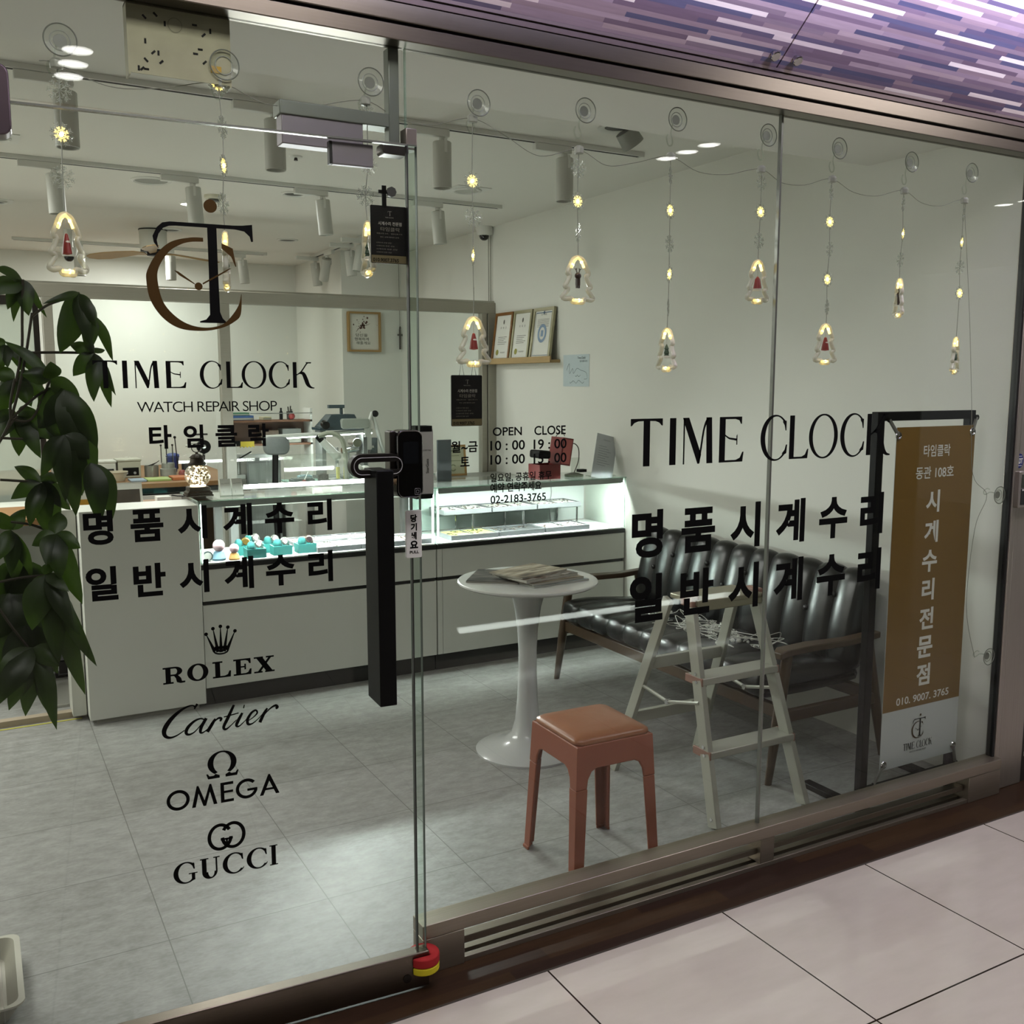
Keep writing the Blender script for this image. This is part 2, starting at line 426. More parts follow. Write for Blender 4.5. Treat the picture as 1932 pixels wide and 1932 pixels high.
# jamb and pillar on the right
struct(box(2.293, 2.302, -0.006, 0.02, 0.135, 2.284).build('trim_11', BSTRIP))
struct(MB().box(2.302, 2.325, -0.012, 0.03, 0.0, 2.284).box(2.328, 2.47, -0.008, 0.03, 0.0, 2.284).build('trim_12', STEELV, bevel=0.003))
struct(box(2.472, 6, -0.0, 0.1, 0.0, 2.284).build('wall_front', M('neighbour_wall', '2a2622', 0.5)))
sh = MB()
for i in range(26): sh.box(2.49, 3.6, -0.014, -0.001, 0.10 + i * 0.042, 0.10 + i * 0.042 + 0.017)
tag(sh.build('louver_shutter', M('shutter_slat', 'b9b2a8', 0.4)), 'louvered shutter of pale slats on the dark shopfront beyond the steel pillar', 'shutter')
# glass panes of the storefront
g = MB().box(-0.03, 1.139, 0.0, 0.010, 0.130, 2.284); struct(g.build('window_1', GLASS, smooth=0))
g = MB().box(1.145, 2.293, 0.0, 0.010, 0.130, 2.284); struct(g.build('window_2', GLASS, smooth=0))
g = MB().box(-3.0, -0.038, 0.0, 0.010, 2.066, 2.284); struct(g.build('window_3', GLASS, smooth=0))
g = MB().box(-3.0, -0.985, 0.0, 0.010, 0.02, 2.06); struct(g.build('window_4', GLASS, smooth=0))
struct(box(1.1385, 1.1455, -0.001, 0.011, 0.134, 2.284).build('trim_13', M('seam_silicone', '6f726b', 0.25, 0.4)))
struct(MB().box(-0.0325, -0.030, 0.0, 0.010, 0.135, 2.284).build('trim_14', GEDGE, smooth=0))
# glass door, hinged at its left, standing slightly ajar
DO = bpy.data.objects.new('door_1', None); COL.objects.link(DO); struct(DO)
DO.location = (-0.95, -0.012, 0); DRZ = math.radians(-3.5); DO.rotation_euler = (0, 0, DRZ)
DLOC = (-0.95, -0.012, 0.0)
box(-0.03, 0.893, -0.005, 0.005, 0.06, 2.052).build('glass_leaf', GLASS, DO, smooth=0)
box(0.893, 0.914, -0.006, 0.006, 0.10, 2.052).build('edge_seal', glass('seal_clear', (0.90, 0.955, 0.925), 1.4, 0.8), DO, smooth=0)
MB().box(0.8905, 0.893, -0.007, 0.007, 0.10, 2.052).build('seal_lip', BSTRIP, DO)
MB().box(0.9135, 0.9147, -0.006, 0.006, 0.10, 2.052).build('seal_edge', M('seal_edge', '3d463f', 0.4), DO)
box(-0.03, 0.918, -0.0175, 0.0175, 0.008, 0.100).build('bottom_rail', M('rail_steel', '6f665c', 0.32, 1.0, var=0.1, scale=3, stretch=(2, 60, 60)), DO, bevel=0.003)
rl = MB().cyl((0.858, -0.0175, 0.040), (0.858, -0.020, 0.040), 0.011, n=20).box(0.8565, 0.8595, -0.0205, -0.019, 0.033, 0.047).build('rail_lock', DSTEEL, DO)
MB().box(-0.03, 0.914, -0.006, 0.006, 2.050, 2.054).build('top_edge', M('door_top_edge', '8d9089', 0.25, 0.7), DO)
MB().rbox(0.045, 0.092, -0.03, 0.02, 1.985, 2.115, 0.018).build('top_patch', M('patch_metal', '5d5158', 0.3, 0.8), DO, bevel=0.003)

# ------------------------------------------------------------------ canopy panels over the entrance
th = math.radians(138.2)
for i, (x0, x1, lab) in enumerate(((-3.0, 1.056, 'wood strip laminate canopy panel left of the joint with steel studs'), (1.061, 5.5, 'wood strip laminate canopy panel right of the joint, brightly lit lavender'))):
    r = thing('canopy_panel', lab, 'panel', (0, -0.055, 2.385), 0, 'laminate canopy panels')
    p = MB().box(x0, x1, 0.0, 0.78, -0.015, 0.0).build('board', PLANK, r); p.rotation_euler = (th, 0, 0)
    sx = 1.018 if i == 0 else 1.100
    st = MB().cyl((sx, 0.040, 0.0), (sx, 0.040, 0.010), 0.008, n=16).lathe([(0.013, 0.010), (0.0145, 0.012), (0.0145, 0.018), (0.012, 0.020)], (sx, 0.040, 0), 24).build('standoff_stud', CHROME, r)
    st.rotation_euler = (th, 0, 0)

# corridor downlights in rows of three (seen mirrored in the glass)
DLM = lamp_mat('downlight_disc', (1.0, 0.98, 0.95), 16)
for gi, gx in enumerate((-0.47, 2.93, 6.23)):
    for k in range(3):
        r = thing('corridor_downlight', ('recessed corridor downlight nearest the shopfront', 'middle recessed corridor downlight of three', 'recessed corridor downlight farthest from the shopfront')[k] + (' above the door', ' above the fixed pane', ' beyond the pillar')[gi], 'downlight', (gx, -2.45 - 0.2 * k, 2.9), 0, 'corridor downlights')
        MB().lathe([(0.062, 0.0), (0.085, 0.0), (0.085, -0.006), (0.078, -0.009), (0.062, -0.004)], n=32, cap=False).build('trim_ring', WHITEP, r)
        MB().lathe([(0.061, -0.001), (0.0, -0.001)], n=32, cap=False).build('lamp_disc', DLM, r)
# the lit show case across the corridor, seen only as a reflection
r = thing('opposite_showcase', 'low lit display counter across the corridor, mirrored in the fixed pane', 'counter', (0, -2.55, 0))
box(1.2, 3.6, -0.9, 0.0, 0.0, 0.14).build('plinth', M('dark_cabinet', '3a3632', 0.5), r)
box(1.33, 3.35, -0.012, 0.01, 0.145, 0.172).build('light_tube', lamp_mat('showcase_tube', (0.92, 1.0, 0.93), 7), r)

# ------------------------------------------------------------------ inner partition of steel frame and glass
PG = MB()
struct(MB().box(-3.0, 2.33, 4.00, 4.06, 2.0, 2.075).build('trim_15', STEELP, bevel=0.002))
struct(MB().box(-3.0, 2.33, 4.02, 4.05, 2.075, 2.088).build('trim_16', M('beam_cap', 'b5b3a8', 0.35, 0.6)))
struct(MB().box(-0.567, -0.512, 4.00, 4.06, 0, 2.0).box(0.412, 0.477, 4.00, 4.06, 0, 2.0).box(2.222, 2.262, 4.00, 4.06, 0, 2.0).box(2.268, 2.33, 3.99, 4.07, 0, 2.0).build('trim_17', STEELP, bevel=0.002))
for i, (a, b) in enumerate(((-0.512, 0.412), (0.477, 2.222))):
    struct(box(a, b, 4.026, 4.034, 0.85, 2.0).build('window_%d' % (5 + i), CASEG, smooth=0))
# glass door leaf with dark edge, left of the partition post
r = bpy.data.objects.new('door_2', None); COL.objects.link(r); struct(r); r.location = (-0.585, 4.03, 0)
MB().box(-0.03, 0.0, -0.02, 0.02, 0.02, 2.0).box(-1.4, -0.03, -0.02, 0.02, 1.95, 2.0).build('leaf_frame', DSTEEL, r)
box(-1.4, -0.03, -0.004, 0.004, 0.02, 1.95).build('leaf_glass', glass('frosted_glass', (0.86, 0.9, 0.86), 1.4, 0.6, 0.1, 0.35, (0.62, 0.66, 0.60)), r, smooth=0)
# raised staff threshold left of the counter
struct(box(-3.0, -0.58, 2.545, 2.59, 0.0, 0.028).build('trim_18', M('threshold_cover', 'a89a86', 0.4)))
struct(box(-3.0, -0.58, 2.59, 4.0, 0.0, 0.02).build('floor', FLOOR))
tag(box(-3.0, -0.60, 2.512, 2.524, 0.0, 0.002).build('floor_tape', M('yellow_tape', 'b5b04a', 0.6)), 'thin yellow tape line on the floor before the staff threshold', 'tape')

# ------------------------------------------------------------------ door lettering and emblems (door frame coordinates)
def stick(f, name, mat, label, cat, group, loc, rz, off, part='letter'):
    """one thing per lettering; every letter a part"""
    if not f.m: return tag(f.build(name, mat, loc, rz, off=off), label, cat, group)
    r = thing(name, label, cat, loc, rz, group)
    for i, j in zip(f.m, f.m[1:] + [len(f.p)]):
        g = Flat(); g.p = f.p[i:j]; g.build(part, mat, parent=r, off=off)
    return r
def on_door(f, name, mat, label, cat='lettering', group=None, off=-0.0062, part='letter'):
    return stick(f, name, mat, label, cat, group, DLOC, DRZ, off, part)
def on_pane(f, name, mat, label, cat='lettering', group=None, y=-0.0012, part='letter'):
    return stick(f, name, mat, label, cat, group, (0, y, 0), 0, 0, part)
# high-contrast display capitals, cap height 1
def cap(ch):
    f = Flat()
    if ch == 'T': f.poly([(0, 1), (.83, 1), (.83, .85), (.80, .85), (.74, .91), (.64, .945), (.50, .95), (.50, 0), (.33, 0), (.33, .95), (.19, .945), (.09, .91), (.03, .85), (0, .85)])
    if ch == 'I': f.rect(0, 0, .17, 1)
    if ch == 'M':
        f.rect(.02, 0, .06, 1).poly([(.0, 1), (.17, 1), (.52, .20), (.47, 0), (.42, 0), (.06, .84)])
        f.stroke([(.46, .02, .04), (.52, .40, .05), (.58, .74, .05), (.66, .93, .06), (.74, .99, .03)]).poly([(.64, 1), (.80, 1), (.84, 0), (.67, 0)])
    if ch == 'E':
        f.rect(0, 0, .17, 1).poly([(.17, 1), (.64, 1), (.64, .84), (.61, .84), (.56, .92), (.45, .95), (.17, .95)]).poly([(.17, 0), (.68, 0), (.71, .22), (.67, .22), (.60, .09), (.48, .045), (.17, .045)])
        f.stroke([(.16, .60, .03), (.28, .53, .04), (.40, .51, .045), (.52, .49, .05)]).poly([(.49, .38), (.52, .38), (.52, .62), (.49, .58)])
    if ch == 'C':
        f.ring(.44, .5, .44, .525, .33, .485, 48, 312, dx=.03).poly([(.70, .90), (.78, .88), (.78, .66), (.75, .66), (.72, .78), (.66, .86)]).poly([(.70, .10), (.80, .14), (.82, .34), (.78, .34), (.74, .22), (.66, .14)])
    if ch == 'L': f.rect(0, 0, .15, 1).poly([(.15, 0), (.58, 0), (.61, .22), (.57, .22), (.50, .09), (.40, .045), (.15, .045)])
    if ch == 'O': f.ring(.47, .5, .47, .525, .345, .485)
    if ch == 'K':
        f.rect(0, 0, .15, 1).stroke([(.14, .50, .04), (.32, .62, .05), (.52, .90, .05), (.60, .985, .05)]).poly([(.50, 1), (.74, 1), (.72, .95), (.54, .95)])
        f.stroke([(.24, .57, .05), (.40, .56, .13), (.50, .36, .16), (.58, .14, .15), (.70, .02, .08), (.84, -.01, .03)])
    return f
def time_clock(xs, z0, h):
    f = Flat()
    for ch, x in zip('TIMECLOCK', xs): f.mark().add(cap(ch), x, z0, h, h)
    return f
on_door(time_clock((.211, .267, .290, .352, .420, .475, .507, .565, .618), 1.508, .0565), 'shop_name_lettering', VINYL, 'black high-contrast shop name in capitals across the glass door')
on_pane(time_clock((.622, .757, .803, .938, 1.097, 1.214, 1.295, 1.430, 1.549), 1.288, .1325), 'shop_name_lettering', VINYL, 'large black shop name capitals across the fixed panes, last letter over the banner')
on_door(type_flat('WATCH REPAIR SHOP', -0.003, 0.86).fit(.292, .581, 1.458, 1.480), 'tagline_lettering', VINYL, 'thin black watch repair shop tagline under the name on the door')
on_door(spaced('타임클락', (.335, .402, .470, .539), 1.381, 1.431, .03), 'korean_name_lettering', VINYL, 'small black Korean shop name lettering under the tagline on the door')
on_door(spaced('명품시계수리', (.205, .300, .392, .487, .579, .670), 1.185, 1.257, .035), 'service_lettering', VINYL, 'upper of two bold black Korean lines on the glass door')
on_door(spaced('일반시계수리', (.206, .300, .391, .486, .578, .669), 1.066, 1.139, .035), 'service_lettering', VINYL, 'lower of two bold black Korean lines on the glass door')
RC = (.686, .869, 1.049, 1.232, 1.416, 1.590)
on_pane(spaced('명품시계수리', RC, 1.028, 1.165, .035), 'service_lettering', VINYL, 'upper line of large bold black Korean letters over the sofa')
on_pane(spaced('일반시계수리', RC, .842, .981, .035), 'service_lettering', VINYL, 'lower line of large bold black Korean letters over the sofa')
# opening hours
hrs = (('OPEN', .194, .279, 1.385, 1.407, .005), ('CLOSE', .316, .412, 1.384, 1.408, .005), ('월~금', .077, .151, 1.346, 1.375, .012), ('10 : 00', .187, .288, 1.348, 1.373, .005), ('19 : 00', .314, .415, 1.347, 1.373, .005),
       ('토', .102, .128, 1.311, 1.335, .012), ('10 : 00', .187, .288, 1.312, 1.337, .005), ('15 : 00', .314, .415, 1.310, 1.336, .005), ('일요일, 공휴일 휴무', .187, .369, 1.266, 1.290, .008), ('예약 연락주세요', .187, .338, 1.240, 1.265, .008), ('02-2183-3765', .187, .352, 1.212, 1.233, .005))
f = Flat()
for t, x0, x1, z0, z1, b in hrs: f.mark().add(type_flat(t, b + .012).fit(x0, x1, z0, z1))
on_pane(f, 'opening_hours_lettering', VINYL, 'black opening hours table with phone number on the fixed pane', part='text_line')
# monogram: black letter with clock hands inside a bronze crescent
TB = [(.349, 1.793), (.340, 1.805), (.338, 1.818), (.347, 1.836), (.358, 1.846), (.373, 1.849), (.384, 1.849), (.447, 1.849), (.500, 1.849), (.520, 1.850), (.540, 1.853), (.541, 1.818), (.537, 1.817), (.534, 1.828), (.523, 1.838), (.504, 1.841), (.466, 1.841), (.466, 1.748), (.467, 1.668), (.472, 1.655), (.480, 1.647), (.480, 1.645), (.425, 1.645), (.425, 1.648), (.438, 1.652), (.446, 1.662), (.447, 1.747), (.447, 1.841), (.384, 1.841), (.371, 1.840), (.359, 1.835), (.350, 1.823), (.346, 1.810)]
CO = [(.438, 1.820), (.412, 1.819), (.373, 1.808), (.344, 1.782), (.325, 1.749), (.322, 1.727), (.328, 1.689), (.350, 1.654), (.384, 1.632), (.431, 1.628), (.469, 1.635), (.495, 1.648), (.510, 1.665), (.513, 1.707)]
CI = [(.438, 1.812), (.412, 1.810), (.391, 1.803), (.368, 1.787), (.348, 1.756), (.344, 1.728), (.353, 1.686), (.376, 1.657), (.405, 1.640), (.439, 1.635), (.470, 1.642), (.490, 1.660), (.506, 1.684), (.512, 1.707)]
def mono_black(): return Flat().poly(TB)
def mono_tip():
    return Flat().poly([(.475, 1.811), (.488, 1.806), (.498, 1.801), (.504, 1.764), (.502, 1.764), (.494, 1.784), (.475, 1.800)])
def mono_bronze():
    return Flat().strip(spline(CO, 5), spline(CI, 5))
def mono_hands():
    f = Flat().disc(.425, 1.720, .008)
    return f.poly([(.377, 1.751), (.385, 1.749), (.417, 1.726), (.418, 1.723), (.387, 1.741)]).poly([(.495, 1.761), (.486, 1.758), (.433, 1.727), (.434, 1.724), (.472, 1.746)])
r = thing('monogram_emblem', 'black and bronze clock monogram emblem at the top of the glass door', 'emblem', DLOC, DRZ)
mono_black().build('letter', VINYL, parent=r, off=-.0062); mono_bronze().build('crescent', BRONZE, parent=r, off=-.0064); mono_tip().build('crescent_tip', BRONZE, parent=r, off=-.0064); mono_hands().build('clock_hands', BRONZE, parent=r, off=-.0068); Flat().disc(.455, 1.8855, .0137).build('dot', BRONZE, parent=r, off=-.0064)
# five-pointed crown over slab capitals
f = Flat()
base = [(.4275, .931), (.4345, .929), (.441, .928), (.4475, .929), (.4535, .931)]
tips = [(.4105, .972), (.4255, .983), (.4415, .9865), (.4575, .983), (.4725, .973)]
for (bx, bz), (tx, tz) in zip(base, tips):
    d = Vector((tx - bx, tz - bz)).normalized(); n = Vector((-d.y, d.x)) * .0036
    f.poly([(bx - n.x * 1.1, bz - n.y * 1.1), (bx + n.x * 1.1, bz + n.y * 1.1), (tx + n.x * .2, tz + n.y * .2), (tx - n.x * .2, tz - n.y * .2)]).disc(tx, tz, .0040)
f.ring(.441, .931, .0165, .0085, .0125, .0048)
f.poly([(.4265, .933), (.4275, .942), (.4545, .942), (.4555, .933), (.450, .9365), (.432, .9365)])
on_door(f, 'crown_emblem', VINYL, 'black five-pointed crown emblem on the door', 'emblem')
def slab(ch):
    f = Flat()
    if ch == 'R':
        f.rect(.12, 0, .36, 1).rect(0, .90, .4, 1).rect(0, 0, .48, .10).rect(.3, .90, .55, 1).rect(.3, .45, .55, .55).ring(.55, .725, .35, .275, .11, .175, -90, 90).poly([(.40, .5), (.68, .5), (.83, .30), (.87, .11), (.93, .10), (1.02, .10), (1.02, 0), (.80, -.02), (.63, .06), (.59, .30), (.52, .43)])
    if ch == 'O': f.ring(.5, .5, .5, .53, .25, .43)
    if ch == 'L': f.rect(.12, 0, .36, 1).rect(0, .90, .48, 1).rect(0, 0, .86, .10).poly([(.86, 0), (.88, .38), (.80, .38), (.72, .17), (.58, .10), (.58, 0)])
    if ch == 'E': f.rect(.12, 0, .36, 1).rect(0, .90, .84, 1).rect(0, 0, .86, .10).rect(.33, .46, .56, .55).rect(.53, .33, .61, .68).poly([(.86, 0), (.88, .35), (.80, .35), (.72, .16), (.6, .10), (.6, 0)]).poly([(.84, 1), (.85, .68), (.77, .68), (.71, .84), (.58, .90), (.58, 1)])
    if ch == 'X': f.poly([(.08, 1), (.40, 1), (.96, 0), (.64, 0)]).poly([(.78, 1), (.92, 1), (.28, 0), (.13, 0)]).rect(0, .90, .46, 1).rect(.60, .90, 1, 1).rect(0, 0, .42, .10).rect(.54, 0, 1.02, .10)
    return f
f = Flat(); x = 0
for ch, w in zip('ROLEX', (1.12, 1.2, 1.0, 1.0, 1.02)): f.mark().add(slab(ch), x, 0); x += w
on_door(f.fit(.317, .557, .869, .9085), 'slab_lettering', VINYL, 'black slab serif capitals under the crown emblem on the door')
SCRIPT = [[(0.3809,0.8073,0.00232),(0.3767,0.8152,0.00232),(0.3632,0.8136,0.00348),(0.3451,0.8042,0.0058),(0.3267,0.7877,0.00812),(0.3149,0.7692,0.0087),(0.3154,0.7559,0.00696),(0.325,0.7495,0.00464),(0.3395,0.752,0.0029),(0.3566,0.7614,0.00174)],[(0.3858,0.8175,0.00464),(0.3822,0.812,0.00348),(0.3786,0.8065,0.00174)],[(0.4,0.779,0.00232),(0.3911,0.7828,0.0029),(0.3774,0.7788,0.00464),(0.3635,0.7664,0.00638),(0.3597,0.7548,0.0058),(0.3662,0.7502,0.00406),(0.3787,0.7555,0.00232),(0.3929,0.7703,0.00174)],[(0.4035,0.7821,0.0058),(0.3926,0.7643,0.00638),(0.3899,0.7525,0.00522),(0.3955,0.7504,0.0029),(0.4083,0.7594,0.00174),(0.4179,0.7714,0.00174)],[(0.4227,0.778,0.00348),(0.4154,0.7668,0.00638),(0.4045,0.7502,0.00638)],[(0.4105,0.7578,0.00174),(0.4202,0.771,0.00232),(0.4296,0.7781,0.00406),(0.4353,0.7761,0.00522),(0.4327,0.7703,0.00348)],[(0.464,0.8037,0.00464),(0.4502,0.7762,0.00638),(0.4403,0.7568,0.0058),(0.4435,0.7502,0.00464),(0.4529,0.7549,0.00232),(0.4685,0.7685,0.00174)],[(0.4411,0.7789,0.00209),(0.4574,0.7813,0.00255),(0.4737,0.7838,0.00209)],[(0.4818,0.7826,0.00464),(0.4719,0.7655,0.00638),(0.468,0.755,0.00522),(0.4738,0.7529,0.0029),(0.4858,0.7622,0.00174),(0.4931,0.7697,0.00139)],[(0.4847,0.797,0.00696),(0.487,0.7964,0.00696)],[(0.494,0.7622,0.00174),(0.506,0.769,0.00232),(0.5146,0.7777,0.00348),(0.5113,0.7844,0.00371),(0.5017,0.7796,0.00464),(0.493,0.766,0.0058),(0.4938,0.7547,0.00522),(0.5032,0.7545,0.0029),(0.5165,0.7637,0.00174),(0.5264,0.7735,0.00139)],[(0.5375,0.7856,0.00348),(0.5299,0.7742,0.0058),(0.5198,0.7545,0.00638)],[(0.5273,0.7671,0.00174),(0.5372,0.7781,0.00232),(0.5483,0.7865,0.00348),(0.5568,0.789,0.00522),(0.5602,0.7847,0.0058),(0.5565,0.7815,0.00464)]]
f = Flat()
for s in SCRIPT: f.stroke([(x, z, w * 1.15) for x, z, w in s])
on_door(f, 'script_lettering', VINYL, 'black slanted script lettering on the door between crown and horseshoe-shaped letter emblem')
f = Flat().ring(.5, .56, .5, .46, .30, .40, -58, 238).poly([(.74, .17), (.60, .10), (.60, 0), (1.0, 0), (1.06, .20), (1.0, .20), (.95, .11), (.80, .11)]).poly([(.26, .17), (.40, .10), (.40, 0), (0, 0), (-.06, .20), (0, .20), (.05, .11), (.20, .11)])
on_door(f.fit(.398, .469, .640, .702), 'letter_emblem', VINYL, 'black horseshoe-shaped Greek letter emblem on the door below the script lettering', 'emblem')
f = Flat(); w = .13
f.mark().ring(.5, .5, .5, .5, .35, .35)
f.mark().add(Flat().poly([(0, 0), (.16, 0), (.31, .66), (.50, 0), (.62, 0), (.81, .66), (.96, 0), (1.12, 0), (.88, 1.04), (.80, 1.04), (.56, .28), (.32, 1.04), (.24, 1.04)]), 1.08, 0)
f.mark().add(Flat().rect(0, 0, .16, 1).rect(.16, 0, .58, .14).rect(.16, .86, .58, 1).rect(.14, .46, .56, .58), 2.36, 0)
f.mark().add(Flat().ring(.5, .5, .5, .5, .35, .35, 40, 345).rect(.52, .37, .98, .49), 3.04, 0)
f.mark().add(Flat().poly([(0, 0), (.17, 0), (.46, .70), (.75, 0), (.92, 0), (.50, 1.04), (.42, 1.04)]).rect(.22, .24, .70, .35), 4.12, 0)
on_door(f.fit(.312, .559, .580, .629), 'sans_lettering', VINYL, 'black geometric sans capitals under the Greek letter emblem')
f = Flat()
f.ring(.33, .5, .33, .5, .235, .385, 30, 355).ring(.67, .5, .33, .5, .235, .385, 185, 510)
f.poly([(.44, .42), (.655, .42), (.655, .50), (.44, .50)][0:0] or [(.46, .43), (.66, .43), (.66, .36), (.46, .36)]).poly([(.34, .43), (.52, .43), (.52, .36), (.34, .36)]).poly([(.46, .43), (.54, .43), (.515, .22), (.485, .22)])
on_door(f.fit(.395, .479, .468, .532), 'interlocking_emblem', VINYL, 'black emblem of two interlocking rings on the lower door', 'emblem')
def roman(ch):
    f = Flat()
    if ch in 'GC': f.ring(.5, .5, .5, .52, .32, .455, 40, 320, dx=.02).poly([(.80, .92), (.86, .92), (.88, .62), (.83, .62), (.78, .76)])
    if ch == 'C': f.poly([(.80, .10), (.90, .20), (.90, .26), (.80, .16)])
    if ch == 'G': f.poly([(.74, .06), (.88, .10), (.88, .42), (.74, .42)]).rect(.62, .40, .98, .45)
    if ch == 'U': f.rect(.07, .32, .26, 1).rect(0, .945, .35, 1).rect(.64, .32, .71, 1).rect(.55, .945, .82, 1).ring(.39, .32, .32, .34, .13, .265, 180, 360, dx=.06)
    if ch == 'I': f.rect(.08, 0, .27, 1).rect(0, .945, .35, 1).rect(0, 0, .35, .055)
    return f
f = Flat(); x = 0
for ch, w in zip('GUCCI', (1.10, .93, 1.02, 1.0, .34)): f.mark().add(roman(ch), x, 0); x += w
on_door(f.fit(.319, .550, .406, .457), 'roman_lettering', VINYL, 'black roman capitals under the interlocking rings, lowest on the door')

# ------------------------------------------------------------------ door furniture
r = thing('door_pull', 'long black square pull handle on the glass door', 'door handle', DLOC, DRZ)
MB().box(.772, .812, -.112, -.018, .785, 1.326).build('bar', BLACK, r, bevel=.002)
for z in (.84, 1.22): MB().box(.786, .800, -.018, -.004, z, z + .04).build('mount', BLACK, r)
r = thing('digital_lock', 'black rounded digital door lock with dark steel loop beside the pull handle', 'door lock', DLOC, DRZ)
MB().rbox(.838, .901, -.060, -.012, 1.256, 1.412, .016).build('body', BLACKG, r, bevel=.004)
MB().tube([(q[0], -.060, q[1]) for q in rrect(.840, .899, 1.258, 1.410, .016, 6)], .0014, 6, True).build('rim', CHROME, r)
MB().rbox(.826, .842, -.046, -.008, 1.300, 1.410, .005).build('back_plate', DSTEEL, r, bevel=.002)
ring = MB(); o_ = rrect(.727, .850, 1.306, 1.360, .0265, 8); i_ = rrect(.745, .850, 1.324, 1.342, .0088, 8)
n_ = len(o_)
for y0 in (-.066, -.040):
    for k in range(n_): ring.b.faces.new([ring.b.verts.new((p[0], y0, p[1])) for p in (o_[k], o_[(k + 1) % n_], i_[(k + 1) % n_], i_[k])])
for loop in (o_, i_):
    for k in range(n_): ring.b.faces.new([ring.b.verts.new(q) for q in ((loop[k][0], -.066, loop[k][1]), (loop[(k + 1) % n_][0], -.066, loop[(k + 1) % n_][1]), (loop[(k + 1) % n_][0], -.040, loop[(k + 1) % n_][1]), (loop[k][0], -.040, loop[k][1]))])
ring.build('loop', M('loop_steel', '1d1a18', .4, .5), r, bevel=.002)
MB().tube([(q[0], -.067, q[1]) for q in rrect(.735, .848, 1.314, 1.352, .0185, 8)],   .0009, 5, True).build('loop_trim', GREYP, r)
MB().rbox(.853, .890, -.0606, -.0598, 1.335, 1.385, .004).build('screen', M('lock_screen', '0a0d10', 0.05), r)
MB().tube([(q[0], -.0606, q[1]) for q in rrect(.880, .893, 1.263, 1.277, .001, 1)], .0005, 4, True).tube([(q[0], -.0606, q[1]) for q in rrect(.8835, .8895, 1.2665, 1.2735, .001, 1)], .0005, 4, True).build('tag_mark', M('lock_mark', '6a6a6a', 0.4), r)
r = thing('lock_strike', 'grey lock housing on the inside of the fixed pane, marked with vertical lettering', 'door lock')
MB().rbox(-.012, .036, .0125, .055, 1.236, 1.412, .012).build('housing', M('strike_grey', 'a5a29d', 0.5, var=.04), r, bevel=.003)
for z0, z1 in ((1.400, 1.414), (1.234, 1.246)): MB().box(-.012, .032, .012, .05, z0, z1).build('end_cap', BLACK, r)
f = type_flat('StarGate', .015); a, b, c, d = f.bounds(); k = .036 / (b - a)
g2 = Flat(); g2.p = [[(-(y - c) * k + .022, (x - a) * k + 1.297) for x, y in q] for q in f.p]
g2.add(type_flat('010-9007-3765').fit(.004, .028, 1.352, 1.356)); g2.build('marking', VINYL, parent=r, off=.0122)
r = thing('pull_sign', 'small grey PULL sign with vertical Korean letters on the door edge', 'sign', DLOC, DRZ)
MB().rbox(.873, .913, -.013, -.0065, 1.106, 1.220, .004).build('plate', M('pull_plate', 'dededa', 0.6), r, bevel=.001)
f = Flat()
for ch, z in zip('당기세요', (1.192, 1.171, 1.150, 1.129)): f.add(spaced(ch, (.893,), z, z + .0185, .045))
f.add(type_flat('PULL', .035).fit(.882, .905, 1.1165, 1.1235)); f.build('lettering', VINYL, parent=r, off=-.0134)
# red and yellow foam finger guard clipped on the rail end
r = thing('finger_guard', 'red and yellow C-shaped foam door guard on the rail corner', 'door guard', DLOC, DRZ)
def cshape(r0):
    A = [math.radians(-152 + 304 * k / 24) for k in range(25)]
    return [(.908 + r0 * math.cos(t), r0 * math.sin(t)) for t in A] + [(.9195, .019), (.9195, -.019)]
MB().prism(cshape(.041), 2, .066, .090).build('upper_foam', M('red_foam', 'a31a1c', .85, var=.12, scale=60), r, bevel=.003)
MB().prism(cshape(.0405), 2, .046, .0655).build('lower_foam', M('yellow_foam', 'cfc120', .85, var=.12, scale=60), r, bevel=.003)
# magnetic lock on the transom, seen through the glass
r = thing('magnetic_lock', 'grey magnetic door lock on an angle bracket under the transom', 'door lock')
MB().box(-.320, -.130, .02, .062, 2.046, 2.112).build('magnet', MAUVE, r, bevel=.002)
MB().box(-.325, -.045, .016, .07, 2.108, 2.138).build('bracket', GREYMET, r, bevel=.002)
MB().box(-.068, -.042, .014, .045, 2.072, 2.285).build('hanger', GREYMET, r, bevel=.002)
r = thing('armature_plate', 'grey steel plate on the door top below the magnetic lock', 'plate', DLOC, DRZ)
MB().box(.722, .816, .008, .026, 1.998, 2.047).build('plate', MAUVE, r, bevel=.002)
MB().box(.716, .722, .008, .026, 1.998, 2.047).build('edge', BSTRIP, r)
r = thing('pivot_fitting', 'steel corner pivot fitting at the top right of the door', 'hinge')
MB().rbox(-.098, -.034, -.02, .022, 2.040, 2.066, .008).build('pivot', DSTEEL, r, bevel=.002)
MB().box(-.038, -.010, -.014, .022, 2.057, 2.105).build('clamp', M('clamp_metal', '7d766e', .4, .7), r, bevel=.002)
